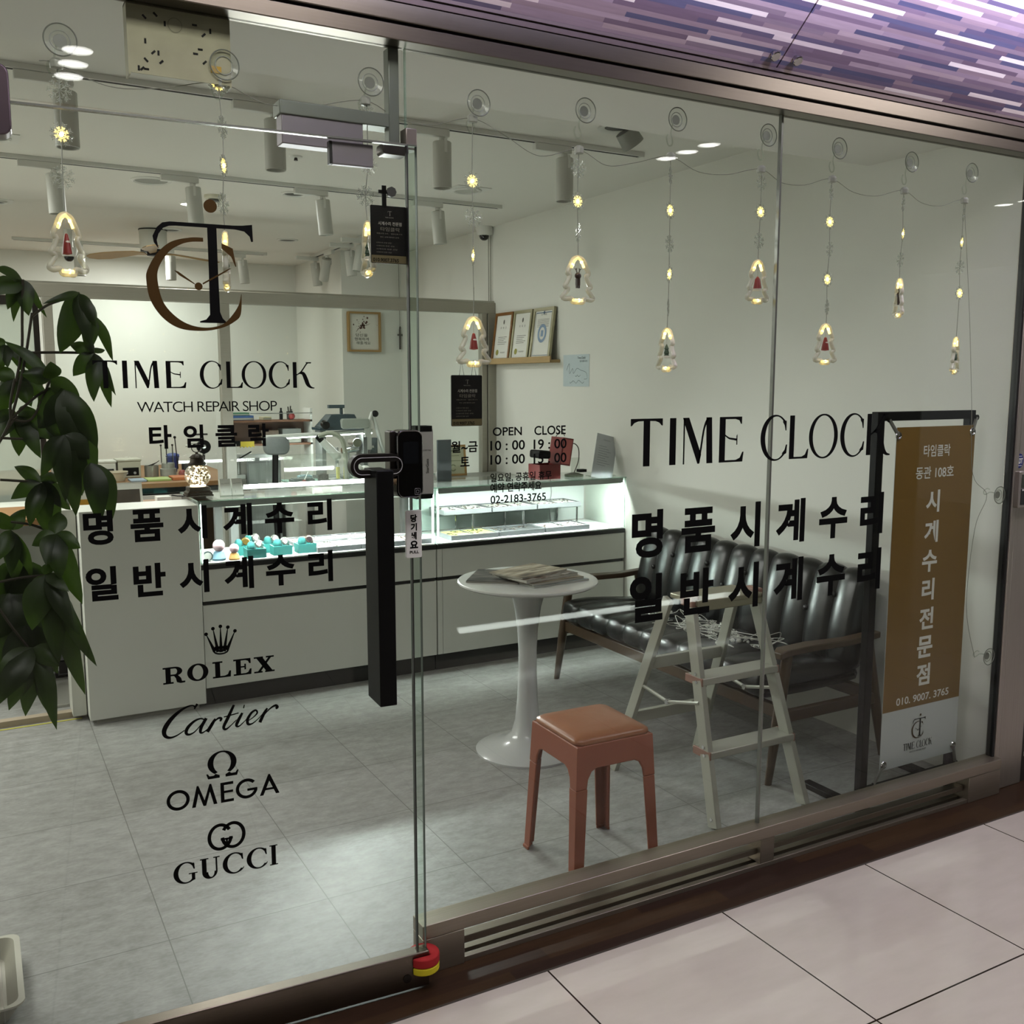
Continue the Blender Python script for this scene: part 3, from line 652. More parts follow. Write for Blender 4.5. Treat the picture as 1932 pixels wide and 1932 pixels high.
# back of a wall light plate hanging behind the transom
r = thing('fixture_plate', 'beige metal sign back plate with keyhole slots hanging behind the transom', 'plate', (0, .018, 0))
bp = MB().box(-.631, -.431, 0, .003, 2.150, 2.285).box(-.635, -.631, 0, .04, 2.146, 2.289).box(-.431, -.427, 0, .04, 2.146, 2.289).box(-.635, -.427, 0, .04, 2.285, 2.289)
bp.build('pan', M('beige_steel', 'a19d82', .6, .0, var=.25, scale=18), r)
rnd = random.Random(5)
for (x, z) in ((-.60, 2.262), (-.578, 2.270), (-.56, 2.255), (-.50, 2.262), (-.482, 2.245), (-.60, 2.215), (-.585, 2.195), (-.575, 2.195), (-.60, 2.178), (-.50, 2.205), (-.482, 2.19), (-.49, 2.215), (-.468, 2.255), (-.57, 2.178), (-.615, 2.16), (-.608, 2.16), (-.600, 2.16)):
    a = rnd.choice((0, .8, -.8, 1.57)); m4 = Matrix.Translation((x, 0, z)) @ Matrix.Rotation(a, 4, 'Y')
    MB().box(-.0020, .0020, -.0008, .0, -.0050, .0050, m4).build('slot', BLACK, r)
MB().lathe([(.014, 0), (.0145, .0006), (.0135, .0006)], n=28, cap=False).build('knockout', M('beige_ring', '6f6b55', .5), r).matrix_local = Matrix.Translation((-.540, -.001, 2.255)) @ Matrix.Rotation(PI / 2, 4, 'X')
MB().box(-.470, -.448, -.0012, 0, 2.172, 2.186).build('rating_label', M('amber_label', 'b08c1c', .5), r)
# keypad and round alarm sticker on the steel pillar
r = thing('alarm_keypad', 'silver framed alarm keypad on the steel pillar', 'keypad')
MB().rbox(2.306, 2.402, -.034, -.0085, 1.072, 1.205, .005).build('frame', M('keypad_silver', 'a09a92', .3, .6), r, bevel=.004)
MB().box(2.314, 2.396, -.0355, -.033, 1.145, 1.193).build('display', M('keypad_lcd', '2c3326', .2), r)
MB().box(2.314, 2.396, -.0355, -.033, 1.084, 1.142).build('key_area', BLACKG, r)
kb = MB()
for i in range(5): kb.cyl((2.322 + i * .015, -.0355, 1.138), (2.322 + i * .015, -.037, 1.138), .0035, n=10)
kb.build('key', WHITEP, r)
r = thing('alarm_sticker', 'round blue sticker with white letters above the alarm keypad', 'sticker')
Flat().disc(2.334, 1.240, .021, .026).build('disc', M('sticker_blue', '1b2468', .5), parent=r, off=-.0086)
Flat().add(type_flat('ADT', .04).fit(2.318, 2.350, 1.230, 1.250)).rect(2.322, 1.256, 2.346, 1.258).rect(2.322, 1.222, 2.346, 1.224).build('lettering', WHITEP, parent=r, off=-.0090)
# two black flyers: one hung on the door glass, one on the pane
def flyer(name, label, loc, rz, x0, x1, z0, z1, off):
    r = thing(name, label, 'flyer', loc, rz, 'black hanging flyers')
    w = x1 - x0; h = z1 - z0
    MB().rbox(x0, x1, off, off + .003, z0, z1, .003).build('card', M('flyer_black', '0a0908', .35), r)
    f = type_flat('시계수리 전문점', .01).fit(x0 + .20 * w, x0 + .83 * w, z0 + .66 * h, z0 + .725 * h)
    f.add(mono_black().fit(x0 + .46 * w, x0 + .56 * w, z0 + .83 * h, z0 + .91 * h)).add(type_flat('TIME CLOCK').fit(x0 + .39 * w, x0 + .62 * w, z0 + .79 * h, z0 + .805 * h))
    f.build('heading', M('flyer_white', '9a968c', .5), parent=r, off=off - .0006)
    f = type_flat('타임클락', .0).fit(x0 + .26 * w, x0 + .78 * w, z0 + .56 * h, z0 + .63 * h)
    for i, t in enumerate(('명품시계 수리', '일반시계 수리')): f.add(type_flat(t).fit(x0 + (.16 + i * .38) * w, x0 + (.46 + i * .38) * w, z0 + .505 * h, z0 + .53 * h))
    f.add(type_flat('밴드 교체 배터리 교체').fit(x0 + .25 * w, x0 + .75 * w, z0 + .445 * h, z0 + .47 * h))
    for i in range(4): f.add(type_flat('시계수리 전문 상담').fit(x0 + .14 * w, x0 + (.55 + .08 * (i % 3)) * w, z0 + (.345 - i * .055) * h, z0 + (.37 - i * .055) * h))
    f.build('small_print', M('flyer_bronze', '6f6a60', .5), parent=r, off=off - .0006)
    Flat().rect(x0 + .01 * w, z0 + .01 * h, x1 - .01 * w, z0 + .14 * h).build('footer', M('flyer_footer', '5d5336', .5), parent=r, off=off - .0005)
    type_flat('010.9007.3765', .02).fit(x0 + .05 * w, x0 + .74 * w, z0 + .025 * h, z0 + .09 * h).build('phone_number', VINYL, parent=r, off=off - .0009)
    return r
r = flyer('hanging_flyer', 'black flyer hung by a suction clip on the glass door', DLOC, DRZ, .808, .897, 1.790, 1.918, .012)
MB().box(.836, .846, .010, .014, 1.915, 1.962).box(.828, .850, .010, .014, 1.944, 1.952).build('clip', BLACK, r)
MB().cyl((.858, .007, 1.949), (.858, .016, 1.949), .0115, n=8).build('suction_cup', M('dark_rubber', '3a3a38', .5), r)
r = flyer('hanging_flyer', 'black flyer hanging on cords beneath a tree light on the pane', (0, 0, 0), 0, .089, .175, 1.411, 1.538, .020)
for x in (.112, .146): MB().tube([(x, .0215, 1.537), (x + .006, .0215, 1.575), (x + .013, .0215, 1.537)], .0007, 4).build('cord', M('grey_cord', '2b2b28', .6), r)

# ------------------------------------------------------------------ curtain of hanging lights on the inside of the glass
YS = 0.030
ORD = ('first', 'second', 'third', 'fourth', 'fifth', 'sixth', 'seventh', 'eighth', 'ninth', 'tenth')
def flake_mb(r=.016, thin=.0014, n=8):
    m = MB()
    for k in range(n):
        a = 2 * PI * k / n + .2; d = Vector((math.cos(a), 0, math.sin(a))); q = Vector((-d.z, 0, d.x))
        m.tube([d * .002, d * r], thin / 2, 4)
        for t in (.42, .66, .84):
            for sgn in (1, -1): m.tube([d * r * t, d * r * (t + .20) + q * sgn * r * .22], thin / 2.2, 4)
    return m
FLAKE_MESH = None
def tree_outline(w, h):
    P = [(0, 1), (.15, .94), (.26, .77), (.34, .63), (.27, .56), (.34, .42), (.42, .31), (.32, .25), (.43, .13), (.50, .05), (.40, .01), (.21, .03), (.16, -.05), (0, -.05)]
    P = P + [(-x, z) for x, z in P[1:-1]][::-1]
    q = spline(P + [P[0]], 5)[:-1]
    return [(x * w, 0, (z - 1) * h / 1.05) for x, z in q]
TREE = {}
def tree_charm(parent, x, z, w, h, yaw, kind):
    key = 'tube'
    o = MB().tube(tree_outline(.105, .125), .0068, 8, True).build('tree_tube', TREEP, parent, smooth=60) if key not in TREE else TREE[key].copy()
    if key not in TREE: TREE[key] = o
    else: COL.objects.link(o); o.parent = parent
    o.matrix_local = Matrix.Translation((x, 0, z)) @ Matrix.Rotation(yaw, 4, 'Z') @ Matrix.Diagonal((w / .105, 1, h / .125, 1))
    for (lx, lz) in ((-.018, -.022), (.012, -.012), (.004, -.120)): MB().ball((lx, 0, lz), .0042, 1, 1, 1.3, 10, 7).build('tree_led', LEDW, o)
    for path in ([(-.022, 0, -.030), (-.012, 0, -.010), (.0, 0, -.001), (.012, 0, -.010), (.020, 0, -.028)], [(-.016, 0, -.120), (.016, 0, -.120)]): MB().tube(path, .0040, 6).build('tree_glow', LEDG, o)
    red, wht, dk = M('charm_red', '7c1c16', .5), M('charm_white', 'c9c5b8', .5), M('charm_dark', '2f1c14', .5)
    if kind == 'robed':
        MB().lathe([(.002, -.085), (.012, -.083), (.009, -.062), (.004, -.042), (.001, -.040)], n=12).build('charm_figure', red, o)
        MB().ball((0, -.003, -.060), .0068, 1, .8, 1.1).build('charm_beard', wht, o)
    elif kind == 'antler':
        MB().ball((0, 0, -.052), .0095, 1, .8, 1).box(-.005, .005, -.004, .004, -.078, -.058).box(-.005, -.002, -.003, .003, -.086, -.078).box(.002, .005, -.003, .003, -.086, -.078).build('charm_figure', dk, o)
        MB().tube([(-.003, 0, -.044), (-.007, 0, -.034), (-.011, 0, -.032)], .0012, 4).tube([(.003, 0, -.044), (.007, 0, -.034), (.011, 0, -.032)], .0012, 4).tube([(-.006, 0, -.037), (-.004, 0, -.030)], .001, 4).tube([(.006, 0, -.037), (.004, 0, -.030)], .001, 4).build('charm_antler', dk, o)
    elif kind == 'bell':
        MB().lathe([(.013, -.088), (.011, -.076), (.008, -.056), (.003, -.048), (.001, -.046)], n=14).build('charm_figure', red, o)
        MB().lathe([(.0138, -.089), (.0142, -.086), (.0138, -.084)], n=14).build('charm_band', wht, o)
    else:
        MB().lathe([(.009, -.088), (.006, -.076), (.008, -.074), (.005, -.062), (.007, -.060), (.001, -.046)], n=10).build('charm_figure', M('charm_green', '1f3a22', .5), o)
        MB().lathe([(.0092, -.0885), (.0092, -.084), (.0065, -.080)], n=10).build('charm_snow', wht, o)
    MB().tube([(0, 0, -.008), (0, 0, -.046)], .0005, 4).build('charm_thread', CABLE, o)
    return o
# x, hook z, connector z, [(z, lit, yaw)], tree top z, tree w, tree h, yaw, charm
STR = [
 (-.769, 2.190, 2.150, [(2.098, 0, .0), (2.014, 1, .3), (1.930, 0, .0)], 1.858, .078, .118, .35, 'robed', 'red and white charm, far left'),
 (-.450, 2.190, 2.158, [(2.155, 1, .2), (2.066, 0, .9), (1.986, 1, 1.0), (1.905, 0, .8)], 1.843, .100, .119, 1.30, 'tree', 'edge-on tree light crossing the monogram'),
 (-.120, 2.202, 2.165, [(2.135, 0, .2), (2.022, 0, .1), (1.951, 0, .1)], 1.890, .100, .118, 1.45, 'tree', 'edge-on tree light beside the black door flyer'),
 (.157, 2.192, 2.160, [(2.011, 1, .1), (1.925, 0, .0), (1.832, 1, 1.3), (1.732, 0, 1.1)], 1.680, .094, .116, .15, 'robed', 'red and white charm above a black flyer'),
 (.466, 2.214, 2.120, [(2.072, 0, .0), (1.989, 1, .1), (1.909, 0, 1.3)], 1.847, .104, .116, .10, 'antler', 'brown antlered charm'),
 (.764, 2.229, 2.135, [(2.083, 0, .7), (1.991, 1, .3), (1.901, 0, .4), (1.819, 1, 1.3), (1.728, 0, .8)], 1.668, .100, .113, 1.42, 'tree', 'edge-on tree light, no charm seen'),
 (1.094, 2.226, 2.135, [(2.096, 0, .2), (2.014, 1, .1), (1.931, 0, .2)], 1.873, .100, .118, .20, 'bell', 'red bell-shaped charm left of the pane seam'),
 (1.381, 2.221, 2.135, [(2.092, 0, .5), (2.007, 1, .0), (1.926, 0, 1.2), (1.835, 1, .1), (1.750, 0, .5)], 1.697, .106, .117, .15, 'robed', 'red and white charm right of the seam'),
 (1.703, 2.215, 2.130, [(2.088, 0, .9), (1.995, 1, .9), (1.913, 0, 1.2)], 1.851, .100, .118, .95, 'antler', 'brown charm, tree turned half edge-on'),
 (1.998, 2.211, 2.125, [(2.078, 0, .8), (1.988, 1, .9), (1.905, 0, 1.3), (1.820, 1, .0)], 1.670, .105, .117, .45, 'tree', 'green and white charm, far right'),
]
FLK = {}
for i, (x, hz, cz, fl, tz, tw, tht, yaw, kind, lab) in enumerate(STR):
    r = thing('light_strand', '%s hanging light strand from the left, %s' % (ORD[i], lab), 'light strand', (x, YS, 0), 0, 'hanging tree light strands')
    rnd = random.Random(i)
    pts = [(0, 0, cz)] + [(rnd.uniform(-.004, .004), 0, z) for z, _, _ in fl] + [(0, 0, tz)]
    MB().tube(spline(pts, 5), .0011, 5).build('wire', CABLE, r)
    MB().lathe([(.004, -.012), (.013, -.011), (.014, .003), (.008, .009), (.003, .010)], (0, 0, cz), 7).build('connector', M('connector_plastic', 'a9aaa0', .35), r, bevel=.002)
    for (z, lit, fy), px in zip(fl, pts[1:]):
        if 'm' not in FLK: o = flake_mb(.0225, .0020).build('snowflake', SNOWP, r, smooth=0); FLK['m'] = o
        else: o = FLK['m'].copy(); COL.objects.link(o); o.parent = r
        o.matrix_local = Matrix.Translation((px[0], -.001, z)) @ Matrix.Rotation(fy, 4, 'Z') @ Matrix.Rotation(rnd.uniform(0, 1), 4, 'Y')
        if lit:
            if 'l' not in FLK:
                q = MB().ball((0, 0, 0), .0046, 1, .8, 1.2, 10, 7).build('led', LEDW, o); FLK['l'] = q
                q2 = flake_mb(.0140, .0013).build('led_glow', LEDG, o, smooth=0); FLK['g'] = q2
            else:
                for kk in 'lg':
                    q = FLK[kk].copy(); COL.objects.link(q); q.parent = o
    tree_charm(r, 0, tz, tw, tht, yaw, kind)
# connecting cable sagging between the hooks
pts = []
XS = [(s[0], s[2]) for s in STR]
pts.append((-.80, YS, 2.15))
for (a, za), (b, zb) in zip(XS, XS[1:]):
    pts += [(a, YS + .004, za), (a + (b - a) * .3, YS + .004, za - .030), (a + (b - a) * .62, YS + .004, zb - .028)]
pts += [(XS[-1][0], YS + .004, XS[-1][1]), (2.010, YS, 2.05), (2.06, YS, 1.75), (2.10, YS, 1.45), (2.13, YS, 1.20), (2.215, YS, 1.118), (2.16, YS, 1.0), (2.14, YS, .72), (2.205, YS, .52)]
tag(MB().tube(spline(pts, 6), .0010, 5).build('light_cable', CABLE), 'thin clear cable sagging along the hooks and down the right edge of the pane', 'cable')
# suction hooks
def hook(label, loc, side=0.0, group='suction hooks'):
    r = thing('suction_hook', label, 'hook', loc, 0, group)
    cup = MB().lathe([(.027, 0), (.0275, .0012), (.025, .0022), (.019, .0050), (.011, .0090), (.0085, .0130), (.006, .0135)], n=32, cap=False).build('cup', CLEARP, r)
    cup.rotation_euler = (-PI / 2, 0, 0)
    MB().tube([(.027 * math.cos(2 * PI * k / 32), .0015, .027 * math.sin(2 * PI * k / 32)) for k in range(32)], .0013, 5, True).build('rim', M('cup_rim', '73756c', .3), r)
    MB().tube([(.0165 * math.cos(2 * PI * k / 28), .0065, .0165 * math.sin(2 * PI * k / 28)) for k in range(28)], .0011, 5, True).build('inner_ring', M('cup_ring', '9b9d94', .3), r)
    MB().cyl((0, .009, 0), (0, .016, 0), .0115, .009, 16).build('knob', M('cup_knob', '7c7e76', .35), r)
    h = MB().tube(spline([(-.006, .014, -.008), (-.010, .016, -.030), (-.004, .017, -.048), (-.006, .018, -.058), (-.016, .018, -.058), (-.022, .017, -.044), (-.019, .016, -.034)], 5), .0019, 6).build('hook_arm', CLEARP, r)
    r.scale = (1.13, 1, 1.13)
    if side: h.rotation_euler = (0, side, 0)
    return r
for i, s in enumerate(STR):
    hook('%s suction hook from the left along the glass top' % ORD[i], (s[0] + .008, .0105, s[1]))
hook('suction hook low on the pane edge, level with the keypad', (2.262, .0105, 1.118), PI / 2)
hook('suction hook low on the pane edge, beside the banner bottom', (2.262, .0105, .520), PI / 2)

# ------------------------------------------------------------------ ceiling fixtures
def track(name, label, p0, p1, z=2.6):
    p0, p1 = Vector(p0), Vector(p1); d = p1 - p0; L_ = d.length
    r = thing(name, label, 'light track', (p0.x, p0.y, z), math.atan2(d.y, d.x), 'ceiling light tracks')
    MB().box(0, L_, -.018, .018, -.020, 0).build('rail', WHITEP, r, bevel=.001)
    MB().box(0.01, L_ - .01, -.008, .008, -.0208, -.0195).build('slot', BLACK, r)
    MB().box(L_, L_ + .015, -.018, .018, -.022, 0).build('end_cap', WHITEP, r)
    return r
track('light_track', 'long ceiling track nearest the storefront', (-3.0, 1.66), (1.90, 1.73))
track('light_track', 'second ceiling track, over the display counter', (-3.0, 3.14), (1.97, 3.28))
track('light_track', 'far ceiling track along the back wall', (-.60, 6.20), (1.30, 6.20))
track('light_track', 'ceiling track running toward the back wall near the column', (1.68, 4.72), (1.72, 6.35))
SPOT = None
def spot(label, x, y, ztop, zbot, tilt=0.0, yaw=0.0, group='cylinder track spotlights'):
    global SPOT
    first = SPOT is None
    if first:
        r = thing('track_spotlight', label, 'spotlight', (x, y, 2.58), 0, group)
        MB().box(-.16, .03, -.016, .016, -.032, 0).build('adapter', WHITEP, r, bevel=.003)
        MB().cyl((0, 0, -.032), (0, 0, -.047), .014, n=14).box(-.006, .006, -.041, -.036, -.10, -.045).build('bracket', WHITEP, r, bevel=.001)
        MB().lathe([(.0, .0), (.037, .0), (.040, -.003), (.040, -.188), (.0375, -.190), (.035, -.188), (.033, -.150), (.0, -.148)], n=28, cap=False).build('barrel', M('spot_white', 'bcbcb4', .45, var=.03), r)
        MB().cyl((0, 0, -.1475), (0, 0, -.149), .032, n=24).build('lens', M('spot_lens', 'c8c8c4', .3), r)
        SPOT = r
    else:
        r = copy_tree(SPOT); r.location = (x, y, 2.58); r['label'] = label; r['group'] = group
    r.rotation_euler = (0, 0, yaw)
    for ch in [k for k in bpy.data.objects if k.parent == r]:
        if ch.name.split('.')[0] in ('barrel', 'lens'):
            ch.matrix_local = Matrix.Translation((0, 0, -.052)) @ Matrix.Rotation(tilt, 4, 'Y')
for i, x in enumerate((-.600, .142, .860, 1.477)): spot('white cylinder spotlight, %s from the left on the nearest ceiling track' % ORD[i], x, 1.66 + (x + 3) * .0143, 0, 0, 0)
for i, (x, t) in enumerate(((-.526, -.03), (.133, -.06), (.838, -.09), (1.552, -.08))): spot('white cylinder spotlight, %s from the left on the track over the counter' % ORD[i], x, 3.14 + (x + 3) * .0282, 0, 0, t)
for i, (x, t) in enumerate(((-.14, 0), (.536, 0), (1.109, -.10))): spot('small white cylinder spotlight, %s from the left on the far track' % ORD[i], x, 6.20, 0, 0, t)
for i, (x, y, t) in enumerate(((1.70, 6.1, -.12), (1.69, 5.75, -.5), (1.69, 5.2, -.1), (1.68, 4.9, .2))): spot('white cylinder spotlight, %s from the back on the track beside the column' % ORD[i], x, y, 0, 0, t, PI / 2 if i == 1 else 0)
def round_fix(name, label, cat, x, y, r0, inner, innermat, z=2.6, square=0.0, group=None):
    r = thing(name, label, cat, (x, y, z), 0, group)
    if square: MB().box(-square, square, -square, square, -.004, 0).build('plate', WHITEP, r)
    zz = -.004 if square else 0
    MB().lathe([(r0, zz), (r0, zz - .004), (r0 * .88, zz - .010), (inner, zz - .004), (inner, zz)], n=36, cap=False).build('ring', WHITEP, r)
    MB().lathe([(inner, zz - .003), (0, zz - .003)], n=36, cap=False).build('center', innermat, r)
    return r
GRL = M('grille_grey', '8f918a', .6, var=.15, scale=200)
DKV = M('vent_dark', '4a4c48', .6)
round_fix('ceiling_speaker', 'round pale ceiling speaker beyond the counter track', 'speaker', -.025, 3.52, .105, .085, GRL)
round_fix('ceiling_vent', 'round ceiling vent with dark centre beside the second track', 'vent', .758, 3.513, .075, .056, DKV)
round_fix('square_ceiling_vent', 'square white ceiling plate with a round ring near the camera dome', 'vent', 1.58, 2.93, .085, .070, M('ring_plate', 'b5b6ad', .5), square=.105)
round_fix('square_ceiling_vent', 'square ceiling plate with a round vent at the left edge, nearer one', 'vent', -.78, 2.86, .06, .045, GRL, square=.09)
round_fix('square_ceiling_vent', 'square ceiling plate with a round vent at the left edge, farther one', 'vent', -.73, 4.6, .05, .04, DKV, square=.08)
round_fix('ceiling_vent', 'round dark ceiling vent above the fan', 'vent', .38, 5.25, .075, .055, DKV)
round_fix('ceiling_vent', 'round ceiling vent right of the fan beyond the beam', 'vent', 1.25, 5.35, .08, .06, DKV)
LIT = lamp_mat('lit_downlight', (1.0, .98, .92), 9)
round_fix('recessed_downlight', 'lit recessed downlight behind a spotlight in the middle of the ceiling', 'downlight', .288, 4.119, .058, .048, LIT)
round_fix('recessed_downlight', 'lit recessed downlight beside the ceiling fan', 'downlight', .305, 6.229, .058, .048, LIT)
r = thing('recessed_spotlight', 'recessed ceiling spotlight with a tilted barrel by the soffit edge', 'spotlight', (1.54, 1.40, 2.6))
MB().lathe([(.085, 0), (.085, -.006), (.060, -.004), (.055, 0)], n=32, cap=False).build('ring', WHITEP, r)
MB().lathe([(.055, -.0005), (0, -.0005)], n=32, cap=False).build('recess', DKV, r)
b_ = MB().lathe([(.0, .0), (.045, 0), (.05, -.07), (.03, -.072), (0, -.06)], n=28, cap=False).build('barrel', M('spot_grey', '8a8b84', .5), r); b_.rotation_euler = (0, -.7, 0); b_.location = (.04, 0, -.008)
r = thing('smoke_detector', 'cream smoke detector on the ceiling behind the counter track', 'smoke detector', (.365, 3.80, 2.6))
MB().lathe([(0, 0), (.055, 0), (.055, -.015), (.048, -.022), (.0, -.022)], n=28, cap=False).build('base', M('detector_cream', 'c9c6b2', .5), r)
MB().lathe([(.03, -.022), (.03, -.034), (.0, -.036)], n=20, cap=False).build('sensor', DKV, r)
r = thing('sprinkler_head', 'small ceiling sprinkler between the two nearest tracks', 'sprinkler', (.493, 2.592, 2.6))
MB().lathe([(.032, 0), (.030, -.005), (.012, -.007), (0, -.007)], n=24, cap=False).build('plate', WHITEP, r); MB().cyl((0, 0, -.007), (0, 0, -.020), .007, .010, 12).build('head', DSTEEL, r)
def dome(label, loc, wall):
    r = thing('dome_camera', label, 'camera', loc, 0)
    MB().lathe([(.058, .035), (.060, .02), (.046, -.022), (.036, -.026)], n=28).build('housing', WHITEP, r)
    MB().ball((0, 0, -.026), .035, 1, 1, 1).build('dome', BLACKG, r)
    if not wall: MB().cyl((0, 0, .03), (0, 0, .165), .03, n=16).build('mount', WHITEP, r)
    if wall:
        MB().box(0.03, .055, -.03, .03, -.02, .03).build('mount', WHITEP, r)
        MB().tube([(.045, .02, -.02), (.047, .02, -.53)], .003, 5).tube([(.045, -.01, -.02), (.047, -.01, -.53)], .003, 5).build('cable', CABLE, r)
dome('white dome camera on the right wall above the partition post', (2.272, 4.06, 2.565), True)
dome('dome camera under the ceiling behind the far left tree light', (-.266, 5.6, 2.435), False)
r = thing('ceiling_fan', 'ceiling fan with pale wooden blades at the back of the shop', 'ceiling fan', (.262, 5.30, 2.6))
MB().lathe([(0, 0), (.095, 0), (.092, -.13), (.085, -.150), (0, -.150)], n=32, cap=False).build('motor', M('fan_white', 'c4c3b8', .5), r)
MB().lathe([(.097, -.004), (.098, -.008), (.097, -.012)], n=32, cap=False).lathe([(.088, -.146), (.088, -.158), (0, -.160)], n=32, cap=False).build('band', BLACK, r)
for k, a in enumerate((.35, 2.45, 4.5)):
    bl = MB()
    sec = [(.06, .022, 0), (.14, .030, .008), (.26, .048, .002), (.38, .056, -.006), (.47, .046, -.010), (.52, .018, -.012)]
    bl.rings([[(x, -w, z - w * .25), (x, w, z + w * .25), (x, w, z + w * .25 + .006), (x, -w, z - w * .25 + .006)] for x, w, z in sec])
    o = bl.build('blade', M('fan_blade_wood', '9c7d4c', .45, var=.2, scale=5, stretch=(2, 30, 30)), r, smooth=50); o.location = (0, 0, -.172); o.rotation_euler = (0, 0, a)
MB().lathe([(.045, -.16), (.045, -.185), (0, -.19)], n=24, cap=False).build('hub', BLACK, r)

# ------------------------------------------------------------------ counters
KICK = M('kick_plate', '23221f', .5)
LEDS = lamp_mat('case_led', (0.93, 1.0, 0.97), 320)
CASEW = M('case_white_base', 'e6e8e6', .35, var=.02)
r = thing('counter_end_block', 'tall white counter end block left of the lit display counter', 'counter', (-.577, 2.385, 0))
box(0, .505, 0, .262, .022, .963).build('block', WHITE, r, bevel=.003)
box(.03, .475, .02, .24, 0, .022).build('plinth', M('plinth_pale', '9a9990', .5), r)
box(-.062, -.004, .10, .262, .022, .963).build('side_board', M('side_board', 'c9c9c0', .4), r, bevel=.002)
def counter(label, x0, x1, seams):
    r = thing('display_counter', label, 'display counter', (x0, 2.40, 0), 0, 'lit display counters')
    w = x1 - x0
    cb = MB(); xs = [0] + [s - x0 for s in seams] + [w]
    for a, b in zip(xs, xs[1:]): cb.box(a + .001, b - .001, 0, .42, .09, .487)
    cb.build('cabinet', WHITE, r, bevel=.0015)
    MB().box(.004, w - .004, .012, .41, .487, .506).box(0, w, -.004, .42, .657, .680).build('black_band', BSTRIP, r)
    db = MB()
    for a, b in zip(xs, xs[1:]): db.box(a + .001, b - .001, .0, .42, .506, .657)
    db.build('drawer', WHITE, r, bevel=.0015)
    box(0, w, .03, .40, 0, .09).build('kick_plate', KICK, r)
    box(.006, w - .006, .004, .414, .680, .686).build('case_floor', CASEW, r)
    gm = MB().box(0, w, 0, .005, .686, .974).box(0, .005, .006, .414, .686, .974).box(w - .005, w, .006, .414, .686, .974).box(-.004, w + .004, -.004, .424, .975, .981)
    gm.build('glass_case', CASEG, r, smooth=0)
    e = MB().box(-.004, w + .004, -.0048, -.0042, .975, .981).box(-.0008, .0058, -.0008, -.0002, .686, .974).box(w - .0058, w + .0008, -.0008, -.0002, .686, .974).box(-.0048, -.0042, -.004, .424, .975, .981)
    e.build('glass_edge', GEDGE, r, smooth=0)
    MB().box(.012, w - .012, .007, .020, .962, .974).box(.012, w - .012, .006, .0078, .946, .974).build('led_housing', M('led_housing', 'a9aba8', .4, .5), r)
    MB().box(.014, w - .014, .0085, .0185, .9610, .9618).build('led_strip', LEDS, r)
    MB().box(.008, .016, .008, .016, .69, .962).box(w - .016, w - .008, .008, .016, .69, .962).build('led_post', lamp_mat('case_led_post', (0.93, 1.0, 0.98), 3), r)
    return r
c1 = counter('long lit glass display counter in the middle behind the door', -.068, 1.125, ())
c2 = counter('lit glass display counter against the right wall behind the round table', 1.130, 2.325, (1.16,))
MB().box(.06, 1.0, .165, .415, .800, .804).build('glass_shelf', CASEG, c2, smooth=0)
ps = MB()
for px, py in ((.30, .18), (.62, .18), (.62, .40), (.98, .18), (.30, .40), (.98, .40)): ps.cyl((px, py, .686), (px, py, .80), .006, n=8)
ps.build('shelf_post', CHROME, c2)
box(.02, 1.18, .412, .418, .69, .96).build('case_back', M('case_back_frost', 'cfd6d2', .5), c2)
# trays of watch parts
LIN = {'white': M('tray_lining', 'd4d4ce', .7, var=.05), 'dark': M('tray_lining_dark', '3a3c3c', .7), 'lime': M('tray_lining_lime', 'a9ae62', .7, var=.15)}
TFR = M('tray_frame', '6c6e70', .55)
def tray(label, x, y, z, w=.285, d=.20, lin_='white', group='trays of watch parts', seed=0):
    r = thing('display_tray', label, 'tray', (x, y, z), 0, group)
    MB().box(0, w, 0, .006, 0, .026).box(0, w, d - .006, d, 0, .026).box(0, .006, .006, d - .006, 0, .026).box(w - .006, w, .006, d - .006, 0, .026).box(.006, w - .006, .006, d - .006, 0, .015).build('frame', TFR, r, bevel=.001)
    MB().box(.006, w - .006, .006, d - .006, .015, .020).build('lining', LIN[lin_], r)
    MB().box(w * .5 - .001, w * .5 + .001, .006, d - .006, .020, .025).build('divider', TFR, r)
    rnd = random.Random(seed); a, b = MB(), MB()
    for k in range(34):
        m = (a, b)[k % 2]; px = rnd.uniform(.025, w - .025); py = rnd.uniform(.02, d - .02); s = rnd.uniform(.003, .008)
        if rnd.random() < .6: m.cyl((px, py, .0201), (px, py, .0235), s, n=9)
        else: m.box(px - s, px + s, py - s * .3, py + s * .3, .0201, .023)
    for m, mt in ((a, M('watch_metal', '8f8f92', .25, .9)), (b, M('watch_part_brown', '5b4a3c', .5))):
        o = m.build('watch_parts', mt, r); o['kind'] = 'stuff'
    return r
for i, (x, y, z, w, ln, lab) in enumerate(((1.235, 2.445, .686, .285, 'lime', 'tray with a lime lining, lower left in the right display counter'), (1.530, 2.450, .686, .285, 'dark', 'tray with a dark lining, lower middle in the right display counter'), (1.825, 2.450, .686, .290, 'white', 'white lined tray, lower right in the right display counter'),
        (1.255, 2.575, .804, .29, 'white', 'white lined tray, left on the glass shelf of the right counter'), (1.552, 2.575, .804, .285, 'white', 'white lined tray, middle on the glass shelf of the right counter'), (1.845, 2.575, .804, .29, 'white', 'white lined tray, right on the glass shelf of the right counter'),
        (.500, 2.430, .686, .225, 'white', 'front tray beside the teal watch boxes in the long counter'), (.728, 2.430, .686, .225, 'white', 'front tray behind the pull handle in the long counter'), (.885, 2.430, .686, .23, 'white', 'front tray at the right end of the long counter'),
        (.44, 2.66, .686, .26, 'white', 'back row tray, left in the long counter'), (.705, 2.66, .686, .24, 'white', 'back row tray, right in the long counter'))):
    if i == 8: x = .956; w = .16
    tray(lab, x, y, z, w, .20 if i < 9 else .15, ln, seed=i)
